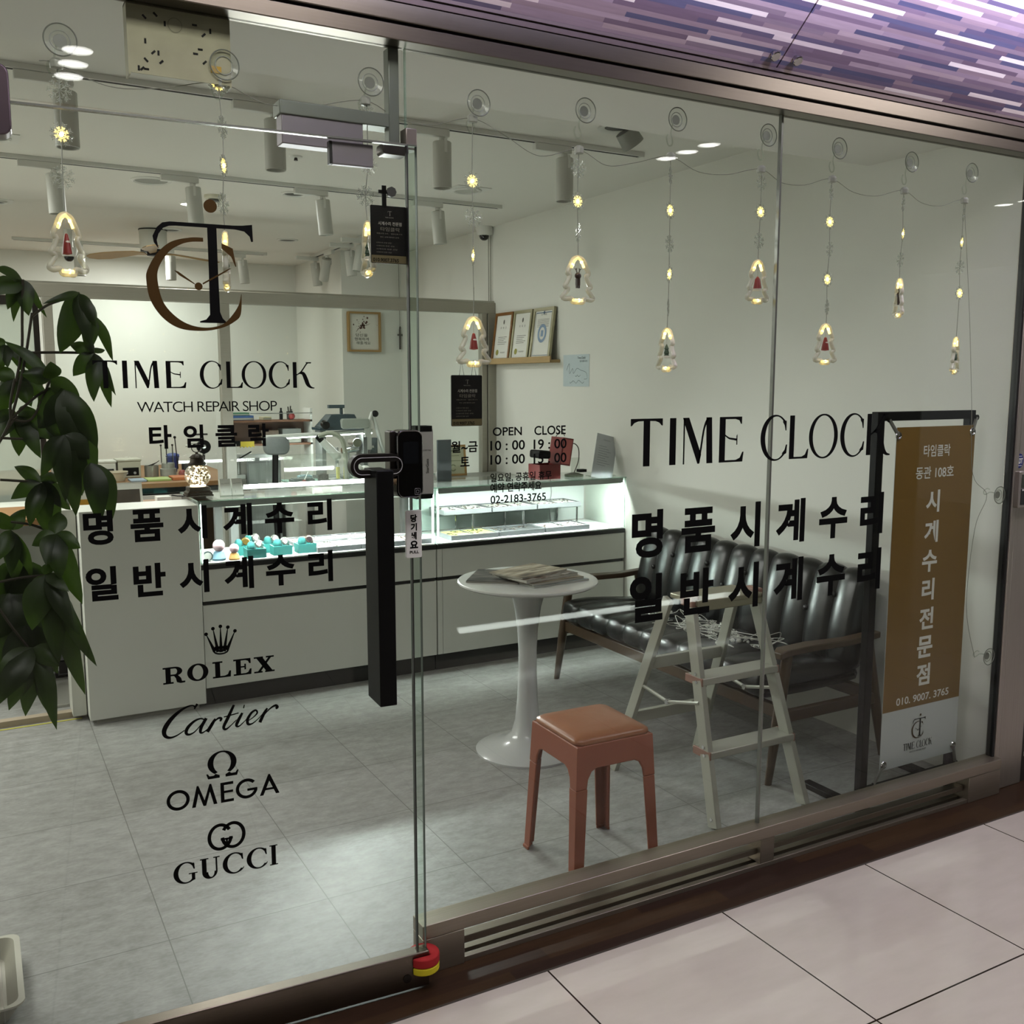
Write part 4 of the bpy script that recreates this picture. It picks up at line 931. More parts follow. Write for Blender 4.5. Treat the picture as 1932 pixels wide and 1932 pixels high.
# teal watch boxes
TEAL = M('teal_paper', '2a7a76', .6, var=.08)
PILL = M('teal_cushion', '27726f', .8)
WPROTO = None
def watch_box(label, x, y, dial, metal):
    r = thing('watch_box', label, 'watch box', (x, y, .686), 0, 'teal watch boxes')
    MB().box(0, .092, 0, .004, 0, .045).box(0, .092, .072, .076, 0, .045).box(0, .004, .004, .072, 0, .045).box(.088, .092, .004, .072, 0, .045).box(.004, .088, .004, .072, 0, .006).build('tray_box', TEAL, r)
    o = MB().ball((.028, .038, .052), .026, .75, 1, 1.0).build('cushion', PILL, r)
    w = MB().tube([(.062 + .018 * math.cos(a), .038, .050 + .027 * math.sin(a)) for a in [2 * PI * k / 20 for k in range(20)]], .007, 6, True).build('watch_band', metal, r)
    MB().cyl((.060, .018, .064), (.058, .010, .066), .017, .015, 20).build('watch_case', metal, r)
    MB().cyl((.058, .0098, .066), (.0578, .0092, .0661), .012, n=20).build('watch_dial', dial, r)
WM, GD, DD = M('watch_steel', 'b9b9b4', .25, .9), M('watch_gold', 'a5884a', .3, .9), M('dial_dark', '3c2f35', .3)
for lab, x, y, dial, mt in (('front left teal watch box with a pale watch in the long counter', .152, 2.425, WHITEP, WM), ('front middle teal watch box with a white watch in the long counter', .287, 2.450, WHITEP, WM), ('right teal watch box with a dark faced watch in the long counter', .410, 2.455, DD, M('watch_bronze', '7d6a62', .3, .9)),
        ('teal watch box with a gold watch, second row left', .118, 2.530, GD, GD), ('teal watch box with a white watch, second row right', .265, 2.545, WHITEP, WM), ('teal watch box at the back of the group', .190, 2.630, WHITEP, WM)):
    watch_box(lab, x, y, dial, mt)
def toy(label, x, y, c1_, c2_, h):
    r = thing('toy_figurine', label, 'figurine', (x, y, .686), 0, 'small toys in the counter')
    MB().lathe([(h * .32, 0), (h * .36, h * .1), (h * .24, h * .42), (h * .12, h * .48)], n=16).build('body', c1_, r)
    MB().ball((0, 0, h * .72), h * .30).build('head', c2_, r)
PK, BL, OR = M('toy_pink', 'd7b3bd', .5), M('toy_blue', '8fb6cf', .5), M('toy_orange', 'cf9a5c', .5)
toy('pink and blue toy figurine at the left end of the long counter', .030, 2.47, BL, PK, .095)
toy('small orange toy figurine beside the teal watch boxes', .095, 2.44, OR, PK, .075)
r = thing('pocket_dial', 'small round grey dial standing at the left end of the long counter', 'dial', (-.028, 2.44, .712))
MB().cyl((0, 0, 0), (0, .012, 0), .024, n=24).build('case', M('dial_grey', '6f8385', .3, .6), r); MB().cyl((0, -.001, 0), (0, 0, 0), .018, n=24).build('face', WHITEP, r)
MB().box(-.012, .012, -.004, .012, -.026, -.020).build('foot', GREYP, r)
# things on the counters
DBZ = M('dark_bronze', '2e251a', .45, .6, var=.3, scale=40)
r = thing('lantern_globe', 'glowing snow globe lantern with a bronze top on the display counter', 'lantern', (-.024, 2.62, .981))
MB().box(-.062, .062, -.05, .05, 0, .008).rings([[(sx * w, sy * w * .8, z) for sx, sy in ((-1, -1), (1, -1), (1, 1), (-1, 1))] for w, z in ((.058, .008), (.058, .018), (.050, .024), (.050, .040), (.046, .044))]).build('base', DBZ, r, bevel=.002)
MB().ball((0, 0, .098), .060, 1, 1, .95, 24, 14).build('globe', glass('globe_glass', (.96, .94, .88), 1.45, 1.0, 0, .14, (.95, .9, .75)), r)
rnd = random.Random(4)
for nm, mt_, cnt in (('glitter', lamp_mat('globe_glitter', (1.0, .86, .58), 1.3), 110), ('gold_flakes', M('gold_flake', '5d4514', .4, .6), 110)):
    gl = MB()
    for k in range(cnt):
        v = Vector((rnd.gauss(0, 1), rnd.gauss(0, 1), rnd.gauss(0, 1))).normalized() * .054 * rnd.random() ** .33
        gl.ball((v.x, v.y, .098 + v.z * .95), rnd.uniform(.003, .006), n=6, m=4)
    o = gl.build(nm, mt_, r); o['kind'] = 'stuff'
MB().cyl((0, 0, .044), (0, 0, .052), .036, n=20).build('globe_floor', lamp_mat('globe_floor_lamp', (1, .82, .5), 1.6), r)
MB().lathe([(.044, .148), (.046, .154), (.034, .160), (.030, .180), (.036, .183), (.020, .197), (.008, .201), (.006, .207), (0, .208)], n=20).build('roof', DBZ, r)
MB().tube([(.022 * math.cos(2 * PI * k / 20), 0, .228 + .020 * math.sin(2 * PI * k / 20)) for k in range(20)], .0022, 6, True).build('ring', DBZ, r)
for i, (x, lab) in enumerate(((.062, 'left stack of white business cards beside the lantern'), (.118, 'right stack of white business cards beside the lantern'))):
    r = thing('card_stack', lab, 'cards', (x, 2.52, .981), 0, 'business card stacks')
    a = Matrix.Rotation(-.35, 4, 'X')
    o = MB().box(0, .050, 0, .010, .004, .086).build('cards', PAPER, r); o.matrix_local = a
    o = MB().box(-.003, .053, -.003, .014, 0, .004).box(-.003, .053, .011, .0135, 0, .06).build('holder', CLEARP, r); o.matrix_local = a
    o = Flat().add(type_flat('TIME CLOCK').fit(.006, .018, .06, .064)).add(type_flat('02-2183-3765').fit(.022, .044, .062, .066)).add(mono_black().fit(.010, .017, .016, .026)).build('card_print', M('card_ink', '4d4d48', .6), parent=r, off=-.0006); o.matrix_local = a
MB2 = MB().tube([(-.09, 2.60, .984), (-.12, 2.62, .984), (-.14, 2.66, .985)], .003, 5)
tag(MB2.build('power_cord', BLACK), 'short black cord beside the lantern globe', 'cord')
RED = M('red_box_paper', '6e1412', .45, var=.1)
r = thing('red_watch_case', 'open red watch presentation box on the right display counter', 'box', (1.80, 2.48, .981))
MB().box(0, .135, 0, .004, 0, .082).box(0, .135, .126, .130, 0, .082).box(0, .004, .004, .126, 0, .082).box(.131, .135, .004, .126, 0, .082).box(.004, .131, .004, .126, 0, .05).build('lower_box', RED, r, bevel=.001)
o = MB().box(0, .070, 0, .13, 0, .155).build('lid', RED, r, bevel=.001); o.matrix_local = Matrix.Translation((.128, 0, .080)) @ Matrix.Rotation(.16, 4, 'Y')
o = MB().box(.008, .062, -.0015, 0, .008, .147).box(.0705, .072, .008, .122, .008, .147).build('lid_film', M('red_film', 'b5605c', .15, .3), r); o.matrix_local = Matrix.Translation((.128, 0, .080)) @ Matrix.Rotation(.16, 4, 'Y')
o = MB().rbox(0, .075, .01, .12, 0, .045, .012).build('pillow', BLACK, r, bevel=.004); o.matrix_local = Matrix.Translation((.000, 0, .118)) @ Matrix.Rotation(.06, 4, 'Y')
MB().tube([(.14, .06, .235), (.16, .06, .262), (.185, .06, .262), (.198, .06, .235)], .0022, 5).build('strap', DSTEEL, r)
r = thing('stand_lamp', 'small dark stand with a green base behind the red box', 'stand', (2.075, 2.56, .981))
MB().lathe([(.055, 0), (.055, .012), (.02, .022), (0, .024)], n=20, cap=False).build('base', M('olive_base', '4e5640', .4), r)
MB().tube(spline([(0, 0, .02), (.03, 0, .09), (.03, 0, .16), (.0, 0, .19), (-.03, 0, .18)], 5), .003, 6).build('stem', DSTEEL, r); MB().box(.03, .075, -.02, .02, .024, .040).build('weight', BLACK, r)
r = thing('acrylic_sign_stand', 'clear acrylic stand with a printed grey notice leaning at the right end of the counter', 'sign', (2.155, 2.50, .983), -.10)
o = MB().box(0, .135, 0, .004, 0, .262).build('panel', M('notice_grey', 'c6cace', .35), r); T_ = Matrix.Rotation(-.22, 4, 'X') @ Matrix.Rotation(.26, 4, 'Y'); o.matrix_local = T_
f = Flat().add(type_flat('안내드립니다').fit(.045, .09, .226, .234))
for k in range(9): f.rect(.022, .190 - k * .014, .022 + .09 * (.55 + .45 * ((k * 7) % 5) / 5), .1915 - k * .014)
o = f.build('print', M('notice_ink', '5b5e62', .6), parent=r, off=-.0008); o.matrix_local = T_
MB().box(0, .16, 0, .07, -.002, .002).build('foot', CLEARP, r)
r = thing('clear_card_holder', 'small clear card holder between the red box and the leaning notice', 'holder', (2.12, 2.66, .981))
MB().box(0, .06, 0, .003, 0, .10).box(0, .06, 0, .05, 0, .003).build('panel', CLEARP, r)
tag(MB().tube(spline([(2.06, 2.80, .955), (2.07, 2.80, .86), (2.055, 2.80, .79), (2.06, 2.79, .69)], 6), .003, 5).build('case_cable', GREYP), 'grey cable hanging inside the right display counter', 'cable')
# ------------------------------------------------------------------ on the right wall
r = thing('picture_ledge', 'pale wooden picture ledge on the right wall', 'shelf', (2.33, 3.13, 1.645))
MB().box(-.075, 0, 0, .87, 0, .018).box(-.078, -.066, 0, .87, 0, .040).build('ledge', M('ledge_pine', 'a5895a', .5, var=.15, scale=6, stretch=(30, 2, 30)), r, bevel=.002)
FRAMES = (('wooden framed certificate, left on the wall ledge', 3.70, .25, M('frame_oak', '7d5222', .45, var=.2), 0), ('pale framed certificate, middle on the wall ledge', 3.44, .245, M('frame_champagne', '9b9678', .4, .3), 0), ('pale framed certificate with a blue seal, right on the wall ledge', 3.165, .255, M('frame_champagne2', 'a29d80', .4, .3), 1))
for lab, y, w, fm, kind in FRAMES:
    r = thing('framed_certificate', lab, 'certificate', (2.262, y + w, 1.665), -PI / 2, 'framed certificates')
    T_ = Matrix.Rotation(-.13, 4, 'X'); h = .335; b_ = .020
    o = MB().box(0, w, 0, .018, 0, b_).box(0, w, 0, .018, h - b_, h).box(0, b_, 0, .018, b_, h - b_).box(w - b_, w, 0, .018, b_, h - b_).build('frame', fm, r, bevel=.001); o.matrix_local = T_
    o = MB().box(b_, w - b_, .008, .016, b_, h - b_).build('sheet', PAPER, r); o.matrix_local = T_
    f = Flat()
    if kind == 0:
        f.disc(w / 2, .27, .010, .016); f.add(spaced('위촉장', (w * .36, w * .5, w * .64), .222, .238, .0))
        for k in range(5): f.rect(w * .25, .165 - k * .012, w * (.75 - .08 * (k % 3)), .168 - k * .012)
        f.add(type_flat('위원장').fit(w * .45, w * .72, .055, .066))
    else:
        for k in range(7): f.rect(w * .22, .26 - k * .008, w * .78, .262 - k * .008)
        f.add(type_flat('등록증').fit(w * .36, w * .64, .285, .297))
    o = f.build('print', M('cert_ink', '55534c', .6), parent=r, off=.0072); o.matrix_local = T_
    if kind == 0: o = Flat().disc(w * .28, .062, .020).build('gold_seal', M('gold_seal', '8d8a35', .5), parent=r, off=.0070)
    else:
        o = Flat().ring(w / 2, .170, .055, .060, .034, .040).rect(w * .44, .150, w * .56, .19).build('blue_seal', M('blue_seal', '7d93ab', .6), parent=r, off=.0068)
        o2 = Flat().rect(.03, .030, .033, .305).rect(w - .033, .030, w - .03, .305).rect(.03, .028, w - .03, .031).rect(.03, .300, w - .03, .306).disc(w / 2, .303, .010).build('blue_border', M('blue_border', '54697f', .6), parent=r, off=.0070); o2.matrix_local = T_
    o.matrix_local = T_
r = thing('autograph_paper', 'pale blue sheet with a handwritten signature on the right wall', 'paper', (2.328, 3.09, 1.495), -PI / 2)
MB().box(0, .295, 0, .0012, 0, .195).build('sheet', M('blue_paper', 'b9c6c9', .7), r)
f = Flat()
f.p = []
f.stroke([(.04, .10, .002), (.07, .14, .002), (.075, .08, .002), (.11, .11, .002), (.12, .08, .002), (.16, .11, .002), (.20, .10, .002), (.26, .085, .002), (.275, .05, .002), (.24, .045, .002)]).stroke([(.14, .068, .002), (.15, .06, .002), (.165, .07, .002), (.18, .06, .002), (.20, .07, .0015)]).stroke([(.08, .03, .002), (.085, .02, .002), (.12, .035, .002), (.15, .02, .002), (.18, .038, .002), (.22, .02, .002), (.24, .03, .002)]).add(type_flat('Time Clock').fit(.165, .255, .168, .182)).add(type_flat('감사합니다').fit(.19, .275, .148, .160))
f.build('handwriting', M('pen_ink', '26282a', .6), parent=r, off=-.0008)
r = thing('flower_picture', 'wooden framed dried flower picture with brush lettering on the back column', 'picture', (1.838, 5.695, 1.775))
w, h, b_ = .288, .330, .016
MB().box(0, w, -.02, .022, 0, b_).box(0, w, -.02, .022, h - b_, h).box(0, b_, -.02, .022, b_, h - b_).box(w - b_, w, -.02, .022, b_, h - b_).build('frame', M('frame_pine', '9c7a45', .5, var=.15), r, bevel=.001)
MB().box(b_, w - b_, .004, .02, b_, h - b_).build('sheet', M('picture_sheet', 'd3cfc4', .7), r)
fl = Flat(); rnd = random.Random(9)
for k in range(46):
    x = rnd.gauss(.135, .036); z = rnd.gauss(.225, .026); fl.disc(x, z, rnd.uniform(.002, .009), n=8)
fl.stroke([(.075, .165, .003), (.105, .20, .004), (.14, .225, .003)]).stroke([(.085, .185, .002), (.12, .205, .003), (.20, .235, .002)])
fl.build('dried_flowers', M('dried_flower', '5d3a30', .8, var=.5, scale=60), parent=r, off=.003)
f = Flat()
for t, x0, x1, z0 in (('당신을', .07, .175, .125), ('행복하게', .06, .185, .092), ('해줄게요', .075, .20, .060)): f.add(type_flat(t).fit(x0, x1, z0, z0 + .026))
f.build('brush_lettering', M('brush_ink', '2b2622', .7), parent=r, off=.0025)
r = thing('hanging_cross', 'small dark cross hanging on a long cord on the back column', 'cross', (2.305, 5.69, 1.8))
MB().box(-.007, .007, 0, .01, 0, .17).box(-.022, .022, 0, .01, .115, .129).lathe([(.006, .17), (.010, .18), (.004, .195)], n=8).build('cross', M('cross_wood', '4b4740', .5), r); MB().tube([(0, .005, .19), (-.004, .005, .74)], .002, 4).build('cord', M('cross_cord', '5b5a52', .6), r)

# ------------------------------------------------------------------ furniture in the front of the shop
TABW = M('table_white', 'c9cac6', .22, var=.02, coat=.4)
r = thing('pedestal_table', 'round white pedestal table with magazines in the middle of the shop', 'table', (.990, 1.205, 0))
MB().lathe([(0, .700), (.255, .700), (.275, .706), (.287, .714), (.287, .720), (.283, .7235), (0, .7235)], n=56, cap=False).build('tabletop', TABW, r)
MB().lathe([(.215, .0), (.215, .008), (.200, .016), (.150, .030), (.095, .050), (.066, .080), (.052, .130), (.043, .220), (.038, .340), (.038, .430), (.043, .520), (.055, .610), (.072, .670), (.085, .700)], n=44).build('pedestal', M('pedestal_white', 'b6b8b6', .22, var=.02, coat=.4), r)
def mag(label, x, y, z, w, d, h, rz, cover, n):
    r = thing('magazine', label, 'magazine', (x, y, z), math.radians(rz), 'magazines on the round table')
    MB().box(-w / 2, w / 2, -d / 2, d / 2, .001, h - .001).build('pages', M('magazine_pages', 'a8a69c', .7, var=.15, scale=150, stretch=(1, 1, 40)), r)
    MB().box(-w / 2 - .001, w / 2 + .001, -d / 2 - .001, d / 2 + .001, h - .001, h).box(-w / 2 - .001, w / 2 + .001, -d / 2 - .001, d / 2 + .001, 0, .001).build('cover', cover, r)
def cover_mat(name, cols, scale, stretch):
    """printed magazine cover: blotches of several ink colours"""
    m, nt, N, L, b = new_mat(name)
    tc = N.new('ShaderNodeTexCoord'); mp = N.new('ShaderNodeMapping'); mp.inputs['Scale'].default_value = stretch
    nz = N.new('ShaderNodeTexNoise'); nz.inputs['Scale'].default_value = scale; nz.inputs['Detail'].default_value = 5
    L.new(tc.outputs['Object'], mp.inputs[0]); L.new(mp.outputs[0], nz.inputs['Vector'])
    cr = N.new('ShaderNodeValToRGB'); e = cr.color_ramp.elements
    while len(e) < len(cols): e.new(.5)
    for i, c in enumerate(cols): e[i].position = .34 + .32 * i / (len(cols) - 1); e[i].color = lin(c)
    L.new(nz.outputs[0], cr.inputs[0]); L.new(cr.outputs[0], b.inputs['Base Color'])
    b.inputs['Roughness'].default_value = .45; b.inputs['Specular IOR Level'].default_value = .25
    return m
CV1 = cover_mat('cover_dark', ['1c1a18', '3a3733', '55514a', '8a867c'], 6, (1, 3, 1))
CV2 = cover_mat('cover_tan', ['3b332a', '7b715f', '9a917e', 'b9b2a0', '5c5040'], 4, (1, 6, 1))
CV3 = cover_mat('cover_brown', ['1d1815', '5a4030', '8d8a84', '2c2622', 'a9a59b'], 14, (1, 2, 1))
CV4 = cover_mat('cover_blue', ['5c686b', '8d979a', 'a9b0b0'], 5, (1, 2, 1))
mag('pale bottom magazine of the stack on the round table', 1.045, 1.165, .7236, .275, .235, .007, 6, CV4, 0)
mag('second magazine from the bottom of the stack on the round table', 1.035, 1.172, .7307, .260, .225, .009, 8, CV2, 1)
mag('brown photo cover magazine in the middle of the stack', 1.015, 1.190, .7398, .270, .220, .012, 10, CV3, 2)
mag('top magazine with a tan cover lying across the stack', .998, 1.215, .7520, .270, .185, .006, 18, CV2, 3)
mag('dark magazine lying under the back left side of the stack', .900, 1.300, .7236, .210, .255, .0065, -38, CV1, 4)
# terracotta stool
TER = M('terracotta_plastic', '8a4a32', .42, var=.05, scale=8)
r = thing('stool', 'terracotta plastic stool with a padded tan seat behind the low rail', 'stool', (.705, .300, 0), math.radians(-1))
def lerp(a, b, t): return a + (b - a) * t
def half(z): return lerp(.158, .138, z / .435)
sk = MB()
arch = [(-1, .435), (1, .435), (1, .300), (.74, .300), (.71, .330), (.62, .352), (.50, .360), (-.50, .360), (-.62, .352), (-.71, .330), (-.74, .300), (-1, .300)]
for q in range(4):
    a = q * PI / 2; R_ = Matrix.Rotation(a, 4, 'Z')
    fo = [R_ @ Vector((u * half(z), -half(z), z)) for u, z in arch]; fi = [R_ @ Vector((u * (half(z) - .006), -half(z) + .006, z)) for u, z in arch]
    A_ = [sk.b.verts.new(p) for p in fo]; B_ = [sk.b.verts.new(p) for p in fi]
    sk.b.faces.new(A_); sk.b.faces.new(B_[::-1])
    for i in range(len(arch)): sk.b.faces.new((A_[i], B_[i], B_[(i + 1) % len(arch)], A_[(i + 1) % len(arch)]))
sk.box(-.136, .136, -.136, .136, .425, .434)
sk.build('seat_shell', TER, r, bevel=.003)
for q in range(4):
    m = MB(); R_ = Matrix.Rotation(q * PI / 2, 4, 'Z'); rg = []
    for z in (.300, .20, .10, .012, .010, 0.0):
        h = half(z) + (.003 if z < .011 else 0); wd = lerp(.034, .041, z / .3)
        L6 = [(-h, -h), (-h + wd, -h), (-h + wd, -h + .007), (-h + .007, -h + .007), (-h + .007, -h + wd), (-h, -h + wd)]
        rg.append([R_ @ Vector((x, y, z)) for x, y in L6])
    m.rings(rg).build('leg', TER, r, bevel=.002)
cu = MB(); N_ = 14
for i in range(N_ + 1):
    pass
rg = []
for w, z in ((.134, .434), (.137, .440), (.136, .448), (.125, .455), (.090, .460), (.040, .4625), (.004, .463)):
    rg.append([(x, y, z) for x, y in rrect(-w, w, -w, w, min(.030, w * .5), 5)])
cu.rings(rg).build('seat_pad', M('tan_leather', '8f5a3a', .35, var=.08, scale=14, bump=.15), r, smooth=60)
# step ladder
ALU = M('ladder_aluminium', 'a4a498', .40, .3, var=.08, scale=6); CAPM = M('ladder_cap', '8d6a5c', .5)
r = thing('step_ladder', 'folding aluminium step ladder standing open in front of the sofa', 'ladder', (1.395, .555, 0))
def bar(p0, p1, w, d):
    p0, p1 = Vector(p0), Vector(p1); z_ = (p1 - p0).normalized(); x_ = Vector((1, 0, 0)); x_ = (x_ - z_ * x_.dot(z_)).normalized(); y_ = z_.cross(x_)
    return MB().rings([[p + x_ * a * w / 2 + y_ * b * d / 2 for a, b in ((-1, -1), (1, -1), (1, 1), (-1, 1))] for p in (p0, p1)])
for s in (-1, 1):
    bar((s * .207, -.300, 0), (s * .150, -.070, .745), .022, .048).build('front_rail', ALU, r, bevel=.002)
    bar((s * .212, .302, 0), (s * .160, .040, .735), .020, .044).build('rear_rail', ALU, r, bevel=.002)
    MB().rbox(s * .150 - .016, s * .150 + .016, -.100, -.036, .728, .768, .006).build('top_cap', CAPM, r, bevel=.003)
    MB().tube([(s * .185, -.175, .405), (s * .186, .0, .36), (s * .188, .175, .385)], .007, 6).build('spreader', ALU, r)
    MB().cyl((s * .186 - .008, 0, .36), (s * .186 + .008, 0, .36), .010, n=12).build('spreader_pin', CHROME, r)
    rv = MB()
    for z in (.235, .262, .475, .502, .03):
        t = z / .745; y = lerp(-.300, -.070, t); x = s * lerp(.207, .150, t) + s * .011
        for dy in (-.0,): rv.cyl((x, y + dy, z), (x + s * .003, y + dy, z), .006, n=10)
    rv.build('rivet', CHROME, r)
def step(z, hw, y, d): return MB().box(-hw, hw, y, y + d, z - .026, z)
for z in (.252, .492):
    t = z / .745; hw = lerp(.207, .150, t) + .010; y = lerp(-.300, -.070, t) - .034
    step(z, hw, y, .092).build('step', ALU, r, bevel=.003)
    MB().box(-hw - .002, -hw + .006, y, y + .092, z - .028, z + .001).box(hw - .006, hw + .002, y, y + .092, z - .028, z + .001).build('step_cap', CAPM, r, bevel=.002)
MB().box(-.150, .150, -.115, .045, .738, .756).box(-.150, .150, -.115, -.108, .715, .738).build('platform', M('ladder_platform', '8e8974', .4, .5), r, bevel=.003)
for z in (.235, .470): t = z / .735; MB().box(-lerp(.212, .160, t), lerp(.212, .160, t), lerp(.302, .040, t) - .012, lerp(.302, .040, t) + .012, z - .022, z + .022).build('rear_crossbar', ALU, r, bevel=.002)
# sofa with channel-tufted black leather
LEA = M('black_leather', '151616', .30, var=.25, scale=22, bump=.10, spec=.5)
r = thing('sofa', 'two-seat black channel-tufted leather sofa with wooden arms against the right wall', 'sofa', (1.95, 1.20, 0))
def channel(path_xz, y0, y1, n, inset, per=8):
    """slab whose closed x-z section is swept along y; pinched at the channel seams"""
    cx = sum(p[0] for p in path_xz) / len(path_xz); cz = sum(p[1] for p in path_xz) / len(path_xz); rg = []
    K = n * per
    nrm = []
    m_ = len(path_xz)
    for i in range(m_):
        a, b = Vector(path_xz[i - 1]), Vector(path_xz[(i + 1) % m_]); d = (b - a).normalized(); q = Vector((d.y, -d.x))
        if q.dot(Vector(path_xz[i]) - Vector((cx, cz))) < 0: q = -q
        nrm.append(q)
    for k in range(K + 1):
        t = k / K; s_ = abs(math.sin(PI * t * n)); ins = inset * (1 - s_ ** .55)
        if k in (0, K): ins = inset * 2.4
        rg.append([(p[0] - q.x * ins, lerp(y0, y1, t), p[1] - q.y * ins) for p, q in zip(path_xz, nrm)])
    return MB().rings(rg)
sec = [(-.342, .335), (-.348, .365), (-.338, .405), (-.310, .425), (-.20, .432), (.0, .415), (.17, .395), (.19, .37), (.19, .315), (.0, .305), (-.20, .305), (-.31, .312)]
sec = [tuple(p) for p in spline(sec + [sec[0]], 2)[:-1]]
channel(sec, -.705, .745, 11, .016).build('seat_cushion', LEA, r, smooth=60)
sec = [(.105, .40), (.115, .52), (.150, .66), (.180, .745), (.215, .770), (.255, .760), (.268, .72), (.250, .60), (.225, .46), (.20, .37), (.14, .36)]
sec = [tuple(p) for p in spline(sec + [sec[0]], 2)[:-1]]
channel(sec, -.715, .740, 11, .017).build('backrest', LEA, r, smooth=60)
for k in range(1, 11):
    z = .655 if k % 2 else .575
    y = lerp(-.715, .740, k / 11); x = .150 if k % 2 else .132
    MB().ball((x + .004, y, z), .0125, .7, 1, 1).build('button', LEA, r)
for y in (-.755, .785):
    s_ = 1 if y > 0 else -1
    MB().rings([[(x, y + a * w, z + b * .013) for a, b in ((-1, -1), (1, -1), (1, 1), (-1, 1))] for x, z, w in ((-.315, .500, .020), (-.29, .512, .030), (-.15, .516, .031), (.05, .510, .026), (.22, .520, .022))]).build('arm', WOODW, r, bevel=.004)
    for nm, p0, p1 in (('leg', (-.338, y, 0), (-.262, y, .502)), ('leg', (.285, y, 0), (.170, y, .508))):
        p0, p1 = Vector(p0), Vector(p1)
        MB().rings([[p + Vector((a * w, b * w * .8, 0)) for a, b in [(math.cos(2 * PI * k / 12), math.sin(2 * PI * k / 12)) for k in range(12)]] for p, w in ((p0, .015), (p0.lerp(p1, .45), .024), (p1, .024))]).build(nm, WOODW, r)
    MB().box(-.285, .215, y - .014, y + .014, .235, .280).build('side_rail', WOODW, r, bevel=.003)
MB().box(-.300, -.272, -.755, .785, .250, .300).build('front_rail', WOODW, r, bevel=.003)
MB().box(.17, .20, -.755, .785, .250, .300).build('rear_rail', WOODW, r, bevel=.003)
# tangled spare fairy lights on the sofa
r = thing('fairy_light_heap', 'tangle of unlit clear fairy lights and snowflakes lying on the sofa seat', 'fairy lights', (1.80, 1.10, .425))
rnd = random.Random(8); m = MB(); m2 = MB(); m3 = MB()
for k in range(16):
    c = Vector((rnd.uniform(-.06, .08), rnd.uniform(-.40, .30), .012)); P_ = []
    for j in range(7): P_.append(c + Vector((rnd.gauss(0, .035), rnd.gauss(0, .055), abs(rnd.gauss(.012, .018)))))
    m.tube(spline(P_, 5), .0016, 4)
for k in range(3):
    P_ = [(.02, -.36 - .02 * k, .01), (-.01, -.42 - .02 * k, .07), (.03, -.47 - .02 * k, .10 - .02 * k), (.05, -.43, .05), (.02, -.38, .012)]
    m.tube(spline(P_, 6), .0016, 4)
for k in range(40): m2.ball((rnd.uniform(-.07, .09), rnd.gauss(-.08, .19), rnd.uniform(.004, .035)), rnd.uniform(.005, .010), n=8, m=5)
for k in range(10):
    f_ = flake_mb(.024, .002); mt_ = Matrix.Translation((rnd.uniform(-.05, .07), rnd.uniform(-.26, .05), rnd.uniform(.02, .04))) @ Matrix.Rotation(rnd.uniform(.6, 1.6), 4, 'X') @ Matrix.Rotation(rnd.uniform(0, 3), 4, 'Z')
    bmesh.ops.transform(f_.b, matrix=mt_, verts=f_.b.verts); tmp = bpy.data.meshes.new('flake_tmp'); f_.b.to_mesh(tmp); m3.b.from_mesh(tmp); bpy.data.meshes.remove(tmp); f_.b.free()
FW = M('fairy_white', 'c9cac2', .4, var=.05)
o = m.build('tangled_wire', FW, r); o['kind'] = 'stuff'; o = m2.build('tangled_bulbs', FW, r); o['kind'] = 'stuff'; o = m3.build('tangled_snowflakes', FW, r, smooth=0); o['kind'] = 'stuff'
# banner stand
r = thing('banner_stand', 'black framed stand with a bronze shop banner behind the right pane', 'banner stand', (1.712, .110, 0))
BS = M('stand_black', '070707', .5, spec=.15)
MB().box(0, .034, -.014, .014, .02, 1.421).build('upright', BS, r, bevel=.002); MB().box(.476, .508, -.014, .014, .02, 1.421).build('upright', BS, r, bevel=.002)
MB().box(.034, .476, -.014, .014, 1.390, 1.421).box(.034, .476, -.012, .012, .060, .085).build('crossbar', BS, r, bevel=.002)
for x in (0, .474): MB().box(x - .004, x + .038, -.055, .26, 0, .022).build('foot', BS, r, bevel=.003)
b_ = MB().box(.084, .496, -.0225, -.021, .143, 1.368).build('banner_sheet', M('banner_white', 'b4bab8', .45, var=.02), r)
Flat().rect(.0842, .357, .4958, 1.3678).build('bronze_field', M('banner_bronze', '6e521a', .45, var=.03), parent=r, off=-.0232)
BW = M('banner_letter_white', 'cfcfc8', .5)
f = Flat().add(type_flat('타임클락', .012).fit(.225, .365, 1.262, 1.304)).add(type_flat('동관 108호', .012).fit(.190, .390, 1.185, 1.228))
for ch, z in zip('시계수리전문점', (1.053, .938, .826, .716, .604, .493, .384)): f.add(spaced(ch, (.288,), z + .010, z + .094, .03))
f.p = [[(x, (y - .394) * .945 + .432) if y < 1.17 else (x, y) for x, y in q] for q in f.p]
f.add(type_flat('010. 9007. 3765', .015).fit(.152, .434, .374, .402)); f.build('banner_lettering', BW, parent=r, off=-.0238)
f = mono_black(); g3 = mono_bronze().add(mono_tip()).add(mono_hands()).disc(.455, 1.8855, .0137); a, b, c, d = f.bounds(); k = .070 / (d - c)
for F_ in (f, g3): F_.p = [[((x - .43) * k + .278, (y - 1.645) * k + .240) for x, y in q] for q in F_.p]
f.add(time_clock((.211, .262, .283, .345, .415, .470, .500, .558, .611), 1.508, .0565).fit(.202, .358, .196, .224)); f.add(type_flat('WATCH REPAIR SHOP').fit(.236, .326, .184, .190))
f.build('banner_logo', VINYL, parent=r, off=-.0238); g3.build('banner_crescent', BRONZE, parent=r, off=-.0240)
